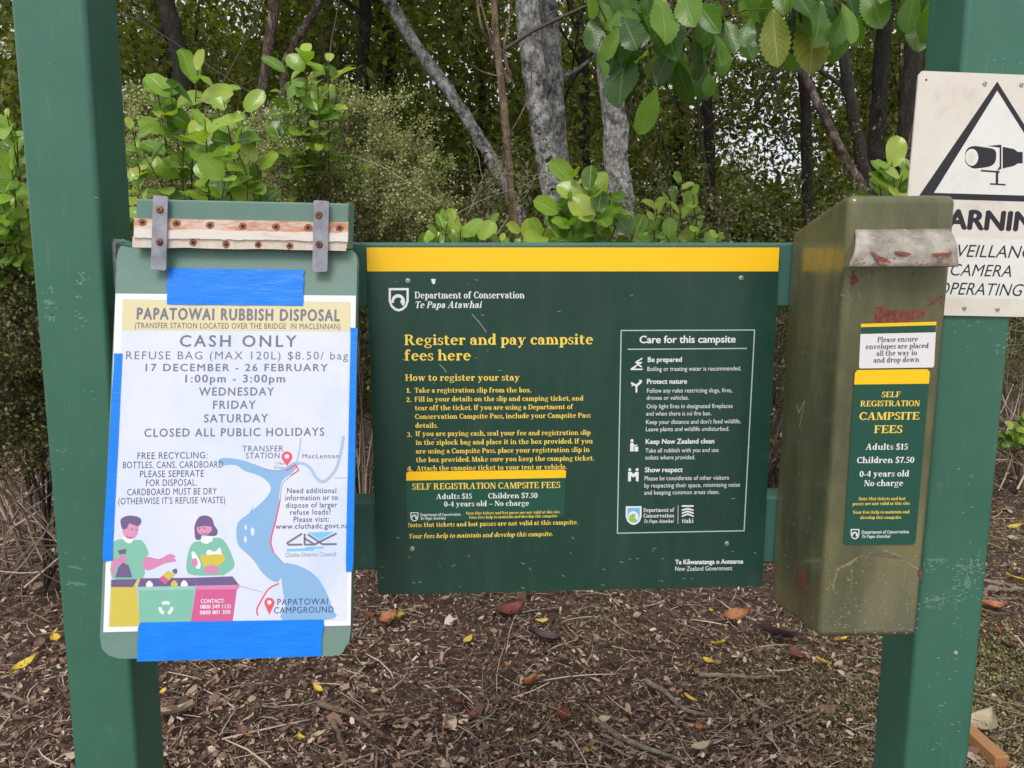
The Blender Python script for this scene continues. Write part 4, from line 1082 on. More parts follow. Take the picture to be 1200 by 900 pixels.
gv = [(x, y, ground_h(x, y) if 1 < y < 20 and abs(x) < 20 else (.25 * .12 * max(0, min(y, 20) - 7))) for y in ys_ for x in xs_]
nx_ = len(xs_)
gf = [(j * nx_ + i, j * nx_ + i + 1, (j + 1) * nx_ + i + 1, (j + 1) * nx_ + i) for j in range(len(ys_) - 1) for i in range(nx_ - 1)]
m = M['reflect_ground'] = mat('reflect_ground', (.3, .28, .25), .95)  # pale ground on the unseen camera side, added to reflect in the panel
setcol(m, ramp(m, noise(m, 40, 8, .7), [(.3, (.16, .15, .13)), (.7, (.42, .40, .36))]))
gmi = [1 if gv[f[2]][1] < .4 else 0 for f in gf]
g_ = link('ground', np_mesh('ground', gv, gf, ['soil', 'reflect_ground'], gmi, smooth_=True)); g_['kind'] = 'structure'

def rot_many(n, tilt):
    """n random rotation matrices: free yaw, limited tilt"""
    a = rng.uniform(0, 2 * np.pi, n); b = rng.normal(0, tilt, n); c = rng.normal(0, tilt, n)
    ca, sa, cb, sb, cc, sc = np.cos(a), np.sin(a), np.cos(b), np.sin(b), np.cos(c), np.sin(c)
    Z = np.zeros(n); O = np.ones(n)
    Rz = np.stack([np.stack([ca, -sa, Z], 1), np.stack([sa, ca, Z], 1), np.stack([Z, Z, O], 1)], 1)
    Rx = np.stack([np.stack([O, Z, Z], 1), np.stack([Z, cb, -sb], 1), np.stack([Z, sb, cb], 1)], 1)
    Ry = np.stack([np.stack([cc, Z, sc], 1), np.stack([Z, O, Z], 1), np.stack([-sc, Z, cc], 1)], 1)
    return Rz @ Rx @ Ry
def scatter(P, tmpl, faces, size, rots):
    """copies of a template (k,3) at points P with sizes (n,3)"""
    n = len(P); k = len(tmpl)
    V_ = tmpl[None] * size[:, None, :]
    V_ = np.einsum('nij,nkj->nki', rots, V_) + P[:, None, :]
    Fc = (np.asarray(faces)[None] + (np.arange(n) * k)[:, None, None]).reshape(-1, len(faces[0]))
    return V_.reshape(-1, 3), Fc
KITE = np.array([(0, 0, 0), (.5, .45, .10), (0, 1, -.05), (-.5, .45, .10)])
KF = [(0, 1, 2, 3)]
LEAF6 = np.array([(0, 0, 0), (.36, .3, .08), (.34, .7, .06), (0, 1, -.1), (-.34, .7, .06), (-.36, .3, .08), (0, .3, 0), (0, .7, 0)])
L6F = [(0, 1, 6, 5), (6, 1, 2, 7), (5, 6, 7, 4), (7, 2, 3, 4)]

# ---- leaf litter: thousands of bark chips, dead leaves and twig ends
m = M['litter'] = mat('litter', (.08, .05, .04), .85)
L(m, ramp(m, island(m), [(.02, (.04, .022, .015)), (.36, (.12, .066, .045)), (.66, (.235, .138, .092)), (.87, (.37, .245, .17)), (.96, (.52, .39, .28)), (.99, (.64, .53, .42))]), bsdf(m).inputs['Base Color'])
n = 125000
ly = 1.75 + 4.6 * rng.random(n) ** 1.4
lx = (rng.random(n) * 2 - 1) * (.75 * ly + .35)
P = np.stack([lx, ly, np.array([ground_h(a, b) for a, b in zip(lx, ly)]) + rng.uniform(.002, .03, n) + .010 + .010 * np.sin(lx * 9 + 3 * np.sin(ly * 7)) * np.sin(ly * 11)], 1)
ln = rng.lognormal(math.log(.0105), .55, n); wd = ln * rng.uniform(.12, .55, n)
CH = np.array([(-.5, -.4, 0), (.45, -.55, .12), (.6, .1, .05), (.35, .55, -.05), (-.45, .5, .1), (-.6, .0, .18)])
Vv, Ff = scatter(P, CH, [(0, 1, 2, 5), (5, 2, 3, 4)], np.stack([wd, ln, ln * rng.uniform(.2, .9, n)], 1), rot_many(n, .42))
li = link('leaf_litter', np_mesh('leaf_litter', Vv, Ff, ['litter'])); tag(li, 'brown carpet of bark chips and dead leaves under the signs', 'leaf litter', kind='stuff')
def stick_mesh(items, mt, name, sides=4):
    """items: list of (points, radii)"""
    V_ = []; Fc = []
    for pts, rr in items:
        k = len(V_); pts = [Vector(p) for p in pts]
        for j, p in enumerate(pts):
            d = (pts[min(j + 1, len(pts) - 1)] - pts[max(j - 1, 0)])
            d = d.normalized() if d.length > 1e-9 else Vector((0, 0, 1))
            a = d.cross(Vector((.31, .52, .79))).normalized(); b = d.cross(a)
            for q in range(sides):
                t = 2 * math.pi * q / sides
                V_.append(p + (a * math.cos(t) + b * math.sin(t)) * rr[j])
        for j in range(len(pts) - 1):
            for q in range(sides):
                q2 = (q + 1) % sides
                Fc.append((k + j * sides + q, k + j * sides + q2, k + (j + 1) * sides + q2, k + (j + 1) * sides + q))
    return np_mesh(name, [tuple(v) for v in V_], Fc, [mt], smooth_=sides > 4)
items = []
for k in range(10500):
    y = 1.75 + 4.2 * rnd.random() ** 1.4; x = rnd.uniform(-1, 1) * (.75 * y + .3); a = rnd.uniform(0, 6.28); l = rnd.lognormvariate(math.log(.062), .62); cv = rnd.uniform(-.5, .5)
    z = ground_h(x, y) + rnd.uniform(.012, .035); dz = rnd.uniform(-.02, .025)
    pts = [(x + l * u * math.cos(a + cv * u), y + l * u * math.sin(a + cv * u), z + dz * u) for u in (0, .35, .7, 1)]
    r_ = min(.0035, .0008 + l * .012) * rnd.uniform(.5, 1.2); items.append((pts, [r_, r_, r_ * .8, r_ * .5]))
me_ = stick_mesh(items, 'twig', 'twig_litter', 3)
tl_ = link('twig_litter', me_); tag(tl_, 'fine dead twigs strewn through the leaf litter', 'twigs', kind='stuff')
# low green weeds and moss on the right
leafmat('weed_leaf', [(.09, .09, .035), (.17, .17, .06), (.27, .27, .10), (.38, .35, .18)], .6, .2)
n = 44000
cx_ = [at(1165, 790, 2.4), at(1010, 830, 2.35), at(1190, 640, 3.6), at(1195, 540, 4.4), at(1070, 880, 2.1), at(860, 800, 2.6), at(1180, 880, 2.0), at(700, 735, 2.9), at(650, 860, 2.2)]
wts = [.27, .10, .21, .13, .10, .03, .12, .02, .02]
ci = rng.choice(len(cx_), n, p=wts); sp = np.array([.17, .2, .4, .3, .2, .12, .2, .1, .12])[ci]
px_ = np.array([c.x for c in cx_])[ci] + rng.normal(0, 1, n) * sp
py_ = []
for c in cx_:
    r_ = (c - CAM); t = -CAMZ / r_.z; py_.append(CAM.y + r_.y * t)
pxs = []
for c in cx_:
    r_ = (c - CAM); t = -CAMZ / r_.z; pxs.append(r_.x * t)
px_ = np.array(pxs)[ci] + rng.normal(0, 1, n) * sp; pyy = np.array(py_)[ci] + rng.normal(0, 1, n) * sp * 1.2
P = np.stack([px_, pyy, np.array([ground_h(a, b) for a, b in zip(px_, pyy)]) + rng.uniform(.01, .045, n)], 1)
sz = rng.uniform(.003, .010, n)
Vv, Ff = scatter(P, KITE, KF, np.stack([sz * .8, sz * 1.3, sz], 1), rot_many(n, .8))
tag(link('weeds', np_mesh('weeds', Vv, Ff, ['weed_leaf'])), 'tiny pale green weeds and moss creeping over the litter', 'weeds', kind='stuff')

def gpt(px, py, lift=0):
    r = ray(px, py); t = -CAMZ / r.z
    p = CAM + r * t; p.z = ground_h(p.x, p.y) + lift
    return p
# ---- individual fallen sticks
def stick(pxs, rad, mt, label):
    pts = [gpt(a, b, .028 + rad) for a, b in pxs]
    P_ = [Vector(p) for p in pts]
    fine = []
    for j in range(len(P_) - 1):
        for k in range(4):
            q = P_[j].lerp(P_[j + 1], k / 4); fine.append(q + Vector((rnd.uniform(-1, 1), rnd.uniform(-1, 1), rnd.uniform(-.5, 1))) * rad * .5)
    fine.append(P_[-1])
    mb = MB(); mb.tube(fine, [rad * (1 - .45 * k / len(fine)) * rnd.uniform(.88, 1.12) for k in range(len(fine))], mt, 7)
    o = mb.build('fallen_stick', None, loc=fine[0], smooth=True)
    return tag(o, label, 'stick', 'sticks fallen on the leaf litter')
stick([(694, 851), (718, 868), (755, 884), (800, 897)], .011, 'dry_stick', 'thick tan stick near the bottom, pointing right below the panel')
stick([(704, 868), (740, 886), (790, 903)], .006, 'dry_stick', 'thinner tan stick lying just below the thick tan stick')
stick([(375, 838), (404, 846), (430, 862), (450, 876)], .010, 'tan_bark', 'brown forked stick left of centre on the litter')
stick([(425, 853), (450, 850), (474, 846)], .006, 'dry_stick', 'short pale twig crossing the brown forked stick')
stick([(392, 858), (399, 876), (407, 900)], .009, 'tan_bark', 'brown stick pointing down beneath the forked stick')
stick([(497, 822), (525, 819), (550, 818), (576, 825)], .0045, 'dry_stick', 'thin curved pale twig lying under the panel middle')
stick([(820, 796), (860, 799), (914, 803)], .009, 'dry_stick', 'straight pale stick lying below the panel and left of the fee box')
stick([(756, 801), (778, 814), (803, 836), (832, 842)], .010, 'dry_stick', 'bent mossy stick in the middle of the litter')
stick([(1148, 706), (1180, 704), (1215, 702)], .012, 'dry_stick', 'straight pale stick at the right of the right post, middle of three')
stick([(1148, 690), (1178, 696), (1215, 706)], .010, 'dry_stick', 'slanting pale stick at the right of the right post, top of three')
stick([(1146, 716), (1180, 717), (1215, 715)], .011, 'tan_bark', 'brownish stick at the right of the right post, lowest of three')
stick([(0, 828), (28, 838), (52, 850)], .007, 'dry_stick', 'pale stick left of the left post on the ground')
stick([(890, 860), (925, 850), (960, 840)], .006, 'dry_stick', 'slim tan twig left of the right post base')
# ---- individual fallen leaves
def leafcol(nm, a, b):
    m_ = M[nm] = mat(nm, a, .65); setcol(m_, ramp(m_, noise(m_, 60, 5), [(.35, a), (.65, b)]))
leafcol('orange_leaf', (.40, .17, .06), (.24, .08, .035)); leafcol('red_leaf', (.20, .045, .03), (.10, .03, .02)); leafcol('yellow_leaf', (.62, .46, .05), (.5, .33, .04))
leafcol('brown_leaf', (.17, .10, .07), (.10, .06, .045)); leafcol('pale_leaf', (.42, .36, .24), (.33, .26, .17)); leafcol('purple_leaf', (.075, .04, .045), (.05, .03, .03))
def fallen(px, py, lpx, col, label, ang=None, wr=.55):
    c = gpt(px, py, .035); s_ = lpx / 901 * (c - CAM).length * 1.15
    a = rnd.uniform(0, 6.28) if ang is None else ang
    mb = MB(); n_ = 8; vs = []; fs_ = []
    for i in range(n_ + 1):
        u = i / n_; ww = wr * s_ * .5 * math.sin(math.pi * min(1, max(.03, u ** .85))) * (1 + .1 * rnd.uniform(-1, 1)); zc = .22 * s_ * (u - .5) ** 2 * 2
        for sx in (-1, -.5, 0, .5, 1):
            vs.append(Vector(((u - .5) * s_, sx * ww, zc + .16 * s_ * abs(sx) ** 1.5 + rnd.uniform(0, .02) * s_)))
    for i in range(n_):
        for j in range(4): fs_.append((i * 5 + j, i * 5 + j + 1, i * 5 + j + 6, i * 5 + j + 5))
    Rm = Matrix.Rotation(a, 3, 'Z') @ Matrix.Rotation(rnd.uniform(-.45, .45), 3, 'X') @ Matrix.Rotation(rnd.uniform(-.4, .4), 3, 'Y')
    mb.add([c + Rm @ v for v in vs], fs_, col)
    stalk = [c + Rm @ Vector((-s_ * (.5 + .25 * k), 0, .05 * s_ + .02 * s_ * k)) for k in (0, .5, 1)]
    mb.tube(stalk, [s_ * .018] * 3, col, 4)
    o = mb.build('fallen_leaf', None, loc=c, smooth=True)
    tag(o, label, 'leaf', 'fallen leaves on the leaf litter')
fallen(623, 810, 26, 'orange_leaf', 'bright orange fallen leaf standing out in the middle of the litter', 1.2, .7)
fallen(600, 722, 28, 'red_leaf', 'large rusty red fallen leaf just below the panel edge', .5, .7)
fallen(863, 730, 26, 'orange_leaf', 'orange fallen leaf with yellow leaf beside it below the panel', .2)
fallen(549, 762, 14, 'yellow_leaf', 'small bright yellow fallen leaf left of the rusty red leaf', 1.0)
fallen(912, 753, 36, 'purple_leaf', 'dark purple brown fallen leaf lying left of the fee box base', .1, .5)
fallen(637, 752, 32, 'purple_leaf', 'long dark fallen leaf below the rusty red leaf', 2.9, .4)
fallen(456, 740, 20, 'orange_leaf', 'tan orange fallen leaf right of the notice board foot', .8, .7)
fallen(206, 858, 34, 'pale_leaf', 'large pale grey brown fallen leaf beside the left post foot', .1, .7)
fallen(842, 763, 14, 'yellow_leaf', 'yellow fallen leaf below the orange leaf near the fee box', .2)
fallen(932, 778, 22, 'red_leaf', 'reddish brown curled leaf under the fee box corner', 2.0, .7)
fallen(660, 850, 24, 'red_leaf', 'reddish curled leaf above the thick tan stick', 1.5, .6)
fallen(1160, 728, 26, 'orange_leaf', 'pinkish orange fallen leaf right of the right post', .1)
fallen(822, 880, 20, 'pale_leaf', 'cream pale fallen leaf near the bottom right of the thick stick', .3)
fallen(33, 797, 20, 'yellow_leaf', 'yellow green fallen leaf left of the left post', .9)
fallen(1152, 862, 30, 'pale_leaf', 'big pale dry leaf beside the timber peg', .5, .8)
cols = ['brown_leaf', 'brown_leaf', 'brown_leaf', 'pale_leaf', 'pale_leaf', 'orange_leaf', 'red_leaf', 'yellow_leaf', 'purple_leaf', 'purple_leaf']
words = {'brown_leaf': 'curled brown fallen leaf on the leaf litter', 'pale_leaf': 'small pale dry leaf on the leaf litter', 'orange_leaf': 'small tan orange leaf on the leaf litter', 'red_leaf': 'small dull red leaf on the leaf litter', 'yellow_leaf': 'tiny yellow leaf on the leaf litter', 'purple_leaf': 'small dark purplish leaf on the leaf litter'}
for k in range(120):
    x = rnd.uniform(190, 1040); y = rnd.uniform(705, 895)
    if k % 9 == 0: x = rnd.uniform(1140, 1195); y = rnd.uniform(600, 880)
    if k % 11 == 0: x = rnd.uniform(2, 70); y = rnd.uniform(740, 880)
    cc = rnd.choice(cols); fallen(x, y, rnd.uniform(6, 15), cc, words[cc], None, rnd.uniform(.4, .75))
# timber peg at the foot of the right post
pk = gpt(1150, 880)
mb = MB()
a_, b_ = gpt(1128, 872, .05), gpt(1172, 915, .05); d_ = (b_ - a_).normalized(); s_ = d_.cross(UPV).normalized() * .02
u_ = UPV * .018
mb.hexa([a_ - s_ - u_, b_ - s_ - u_, b_ + s_ - u_, a_ + s_ - u_, a_ - s_ + u_, b_ - s_ + u_, b_ + s_ + u_, a_ + s_ + u_], 'wood')
tag(mb.build('timber_peg', None, loc=a_, fix=True, bevel=.003), 'orange brown sawn timber peg on the ground behind the right post', 'timber')

M['stalk'] = mat('green_brown_stalk', (.10, .085, .03), .6)
# ---- broad glossy leaves
def leaf_geo(Lg, Wd, bend=.15, fold=.18, ser=0, n_=7, pw=.8, ex=.8, wav=.05):
    vs = []; prof = []
    for i in range(n_ + 1):
        u = i / n_; h = Wd / 2 * (math.sin(math.pi * u ** pw) ** ex if 0 < u < 1 else .03)
        if ser and 1 < i < n_: h *= 1 + (ser if i % 2 else -ser)
        z = -bend * Lg * u * u; wv = math.sin(u * 11 + bend * 40) * wav * Wd
        vs += [(-h, u * Lg, z + fold * h + wv), (-h * .5, u * Lg, z + fold * h * .3 + wv * .3), (0, u * Lg, z), (h * .5, u * Lg, z + fold * h * .3 - wv * .3), (h, u * Lg, z + fold * h - wv)]
    fc = [(i * 5 + j, i * 5 + j + 1, i * 5 + j + 6, i * 5 + j + 5) for i in range(n_) for j in range(4)]
    return np.array(vs), fc
class Leaves:
    def __init__(s): s.V = []; s.F = []; s.mi = []; s.k = 0; s.uv = []
    def put(s, vs, fc, pos, yaxis, nrm, m_=0):
        y = Vector(yaxis).normalized(); x = y.cross(Vector(nrm)); x = x.normalized() if x.length > 1e-6 else Vector((1, 0, 0)); z = x.cross(y)
        A = np.array([[x[i], y[i], z[i]] for i in range(3)])
        nr_ = len(vs) // 5
        s.uv.append(np.stack([np.tile([-1, -.5, 0, .5, 1], nr_), np.repeat(np.arange(nr_) / (nr_ - 1), 5), np.full(len(vs), rnd.random())], 1))
        s.V.append(vs @ A.T + np.array(pos)); s.F += [tuple(a + s.k for a in f) for f in fc]; s.mi += [m_] * len(fc); s.k += len(vs)
    def build(s, name, mats, parent, base):
        V_ = np.concatenate(s.V) - np.array(base)
        me = np_mesh(name, V_, s.F, mats, s.mi, True)
        at_ = me.attributes.new('leaf_uv', 'FLOAT_VECTOR', 'POINT'); at_.data.foreach_set('vector', np.concatenate(s.uv).astype(np.float32).ravel())
        return link(name, me, parent)
def shoot(LV, st, root, tip, nl, size, droop=.3, mats=(0,)):
    """a leafy shoot: stem from root to tip, nl leaves spiralling along its upper part"""
    root, tip = Vector(root), Vector(tip)
    mid = root.lerp(tip, .5) + Vector((rnd.uniform(-.03, .03), rnd.uniform(-.03, .03), .02))
    def cur(u): return root * (1 - u) ** 2 + mid * 2 * u * (1 - u) + tip * u * u
    st.append(([cur(k / 6) for k in range(7)], [.0034 - .0003 * k for k in range(7)]))
    ax = (tip - mid).normalized()
    for k in range(nl):
        u = .35 + .65 * (k + .5) / nl; p = cur(u)
        a = k * 2.4 + rnd.uniform(-.4, .4)
        side = ax.cross(Vector((math.cos(a), math.sin(a), .2)))
        if side.length < 1e-3: continue
        side.normalize()
        out = (side * (1.1 - .5 * (u - .35)) + ax * (.15 + 1.0 * max(0, u - .55)) + UPV * rnd.uniform(-.05, .45)).normalized()
        s_ = size * .97 * rnd.choice((.55, .7, .85, 1, 1.1, 1.2)) * rnd.uniform(.88, 1.1) * (.75 if k == nl - 1 else 1)
        vs, fc = leaf_geo(s_, s_ * rnd.uniform(.62, .82), rnd.uniform(-.1, .35), rnd.uniform(.05, .45), 0, 12, 1.12, rnd.uniform(.38, .5), rnd.uniform(0, .06))
        nrm = (UPV * .75 + ax * .2 - out * .2 + Vector((rnd.uniform(-.5, .5), rnd.uniform(-1.3, -.1), 0))).normalized()
        pet = p + out * s_ * .16
        st.append(([p, pet], [.0016, .0013]))
        LV.put(vs, fc, pet, out, nrm, rnd.choice(mats))
def broad_shrub(label, base_px, shoots, Y, size=.085, grp='broad leaved shrubs behind the signs'):
    b = at(*base_px, Y); yb = max(Y + .25, 3.75); base = Vector((b.x * yb / Y, yb, ground_h(b.x, yb)))
    t = thing('broadleaf_shrub', base, label, 'shrub', grp)
    LV = Leaves(); st = []
    hub = base + UPV * .25
    st.append(([base - UPV * .03, hub], [.012, .010]))
    for (px, py, dy, nl, sc) in shoots:
        tip = at(px, py, Y + dy)
        d = Vector((tip.x - hub.x, tip.y - hub.y, 0))
        node = hub + d * .75 + UPV * max(.1, (tip.z - hub.z) * .72) + Vector((rnd.uniform(-.14, .14), rnd.uniform(-.02, .12), rnd.uniform(-.04, .08)))
        k1 = hub.lerp(node, .5) + d * .12
        k1 = k1 + Vector((rnd.uniform(-.1, .1), rnd.uniform(0, .15), rnd.uniform(-.1, .1))); st.append((([hub, hub.lerp(k1, .5) + Vector((rnd.uniform(-.05, .05), .03, 0)), k1, k1.lerp(node, .5) + Vector((rnd.uniform(-.05, .05), 0, 0)), node]), [.007, .006, .005, .004, .0035]))
        shoot(LV, st, node, tip, nl + 5, size * sc)
    base_ = tuple(base)
    me_ = stick_mesh(st, 'stalk', 'stem', 5)
    me_.transform(Matrix.Translation(-base)); link('stem', me_, t)
    LV.build('foliage', ['broad_leaf', 'old_leaf'], t, base_)
    return t
broad_shrub('glossy bright green shrub rising behind the notice board beside the left post', (225, 330),
    [(232, 82, 0, 9, 1.05), (200, 105, .05, 8, 1), (262, 118, -.05, 8, 1), (250, 100, .15, 7, .9), (185, 110, .1, 7, .9), (216, 150, .1, 8, .9), (240, 140, -.1, 8, 1.1), (285, 130, 0, 6, 1.1), (275, 170, -.1, 9, .9), (265, 205, -.1, 8, 1), (300, 190, 0, 7, .9), (290, 215, -.05, 7, .9), (155, 150, .05, 7, .85), (168, 180, .1, 7, .9), (250, 215, .1, 6, .9), (160, 215, .1, 6, .9)], 2.55)
broad_shrub('glossy bright green shrub rising behind the right end of the notice board', (375, 330),
    [(358, 62, 0, 9, 1.0), (385, 70, 0, 9, .95), (335, 75, .05, 8, .95), (372, 92, -.05, 8, .9), (398, 95, .05, 7, .85), (330, 105, 0, 7, .9), (360, 120, .1, 7, .9), (325, 150, .1, 6, .9), (390, 120, .1, 5, .8)], 2.7)
broad_shrub('glossy bright green shrub at the left picture edge beside the left post', (8, 330),
    [(8, 135, 0, 9, 1), (20, 160, .05, 8, .95), (-10, 165, 0, 8, 1), (14, 200, -.05, 9, 1), (25, 230, .05, 8, .95), (4, 240, 0, 9, .95), (22, 262, .05, 7, .9), (-15, 225, 0, 7, 1), (-30, 150, 0, 8, 1), (8, 275, .1, 6, .9)], 2.35, .078)
broad_shrub('glossy bright green shrub behind the middle top of the panel', (690, 350),
    [(672, 205, 0, 8, 1.0), (690, 225, -.05, 9, 1.1), (715, 225, 0, 8, 1), (655, 240, 0, 8, 1.05), (700, 250, -.1, 9, 1), (670, 262, -.05, 8, 1.05), (725, 255, 0, 8, .95), (640, 265, .05, 6, 1), (745, 268, 0, 8, .9), (690, 278, .1, 8, .9), (610, 272, .1, 7, .85), (585, 280, .1, 6, .8), (655, 285, .1, 7, .9)], 2.5, .09)
broad_shrub('young glossy shrub behind the right half of the panel', (800, 350),
    [(800, 212, 0, 7, .8), (812, 228, 0, 6, .75), (785, 230, .05, 6, .75), (770, 245, .05, 7, .8), (798, 250, 0, 7, .8), (815, 262, 0, 5, .7), (780, 275, -.05, 7, .85), (842, 278, 0, 7, .9), (765, 270, .1, 6, .8), (820, 282, .1, 5, .8)], 2.6, .075)
broad_shrub('low glossy shrub behind the left half of the panel', (540, 360),
    [(525, 255, 0, 7, .85), (540, 268, 0, 8, .95), (558, 275, 0, 7, .9), (515, 275, .05, 7, .85), (575, 262, .1, 6, .8), (500, 285, .1, 6, .8), (600, 262, .1, 5, .75)], 2.6, .08)
broad_shrub('glossy shrub between the fee box and the warning sign', (1050, 330),
    [(1045, 190, 0, 7, 1.2), (1058, 205, 0, 7, 1.2), (1030, 210, .1, 6, 1.1), (1070, 185, .1, 6, 1.1), (1048, 225, .1, 6, 1.1), (1012, 228, .1, 5, .9)], 2.7, .085)
broad_shrub('low bright green plant right of the right post near the ground', (1195, 560),
    [(1185, 505, 0, 7, .8), (1200, 500, 0, 7, .8), (1192, 520, 0, 7, .8), (1212, 510, 0, 7, .8), (1178, 520, .1, 5, .7)], 4.3, .085)

# ---- overhanging branch with large toothed leaves
def overhang():
    Y = 2.15
    base = at(840, -330, Y + .5)
    tr = at(840, -330, Y + 2.2)
    t = thing('overhanging_branch', base, 'overhanging branch of large toothed dark green leaves at the top, right of the centre', 'branch')
    LV = Leaves(); st = []
    main = [at(900, -500, 3.2), at(870, -260, 2.5), at(835, -110, 2.25), at(790, -30, 2.15)]
    st.append((main, [.018, .014, .010, .006]))
    subs = []
    for pth in ([(835, -110), (790, -30), (748, 0), (722, 22), (706, 42)], [(835, -110), (838, -30), (822, 20), (802, 45), (775, 62)], [(835, -110), (880, -40), (915, -8), (950, -6), (990, -14)], [(870, -260), (960, -120), (1040, -60), (1080, -10)], [(790, -30), (785, 20), (770, 50), (750, 60)], [(838, -30), (848, 10), (845, 40), (832, 70)]):
        q = [at(x_, y_, Y + .12 + .01 * i_) for i_, (x_, y_) in enumerate(pth)]
        st.append((q, [.007, .006, .005, .004, .003][:len(q)]))
        for i_ in range(len(q) - 1):
            for u_ in range(6): subs.append(q[i_].lerp(q[i_ + 1], u_ / 6))
    lv = [(705, 0, 720, 38, 0), (740, 5, 755, 45, 0), (772, -5, 784, 40, 0), (800, -10, 812, 25, 0), (700, 60, 712, 85, 1), (722, 45, 716, 85, 2), (735, 55, 722, 118, 2), (760, 55, 748, 75, 0), (748, 70, 738, 118, 2), (770, 100, 752, 155, 0),
          (785, 60, 772, 92, 2), (800, 60, 790, 96, 2), (795, 72, 802, 120, 2), (770, 62, 762, 90, 2), (812, 45, 826, 90, 2), (824, 30, 838, 62, 2), (815, 65, 822, 110, 2), (840, 0, 850, 25, 0), (866, -10, 884, 28, 0), (830, 85, 832, 112, 0),
          (905, 10, 912, 76, 3), (930, 0, 942, 55, 2), (905, -10, 895, 30, 2), (950, 8, 958, 68, 3), (965, -15, 985, 30, 0), (985, 0, 1008, 38, 0), (1015, -15, 1032, 20, 0), (955, -20, 962, 20, 0), (1075, -20, 1065, 45, 2), (1090, 0, 1085, 48, 2),
          (690, -10, 698, 20, 0), (745, 20, 765, 28, 2), (845, 20, 860, 60, 2), (880, 20, 872, 55, 2), (920, -15, 935, 15, 0), (820, 5, 838, 30, 0), (870, 35, 880, 70, 2), (775, 30, 800, 55, 2), (1060, 10, 1072, 40, 2), (690, 25, 702, 62, 2), (850, 55, 846, 85, 2)]
    for i in range(58):
        x0 = rnd.uniform(690, 1010) if i % 9 else rnd.uniform(1055, 1090); y0 = rnd.uniform(-40, 30 if x0 > 860 else 60)
        lv.append((x0, y0, x0 + rnd.uniform(-25, 25), y0 + rnd.uniform(28, 52), rnd.choice((0, 2, 2))))
    for i, (x0, y0, x1, y1, m_) in enumerate(lv):
        Yd = Y + rnd.uniform(-.12, .22) + (.1 if m_ == 2 else 0)
        p, q = at(x0, y0, Yd), at(x1, y1, Yd + rnd.uniform(-.09, .05))
        d = q - p; Lg = d.length * 1.06
        vs, fc = leaf_geo(Lg, Lg * rnd.uniform(.5, .64), rnd.uniform(-.05, .35), rnd.uniform(.05, .5), rnd.uniform(.05, .085), 23, rnd.uniform(1.15, 1.5), rnd.uniform(.55, .75), rnd.uniform(.02, .07))
        nrm = Vector((rnd.uniform(-.9, .9), -.8, rnd.uniform(-.1, .9)))
        LV.put(vs, fc, p, d, nrm, {0: 1 if rnd.random() < .6 else 0, 1: 0, 2: 0, 3: 2}[m_])
        k = min(subs, key=lambda a: (a - p).length)
        st.append(([k, k.lerp(p, .5) + UPV * .008, p], [.0024, .002, .0016]))
    me_ = stick_mesh(st, 'tan_bark', 'bough', 5); me_.transform(Matrix.Translation(-base)); link('bough', me_, t)
    leafmat('yellowing_leaf', [(.16, .22, .03), (.28, .28, .04)], .35, .35)
    leafmat('bright_leaf', [(.10, .22, .028), (.15, .30, .035), (.20, .34, .045)], .3, .5)  # brighter green for some of the toothed leaves
    veins('bright_leaf', (.26, .38, .10)); veins('yellowing_leaf', (.42, .42, .10))
    LV.build('foliage', ['big_leaf', 'bright_leaf', 'yellowing_leaf'], t, tuple(base))
overhang()

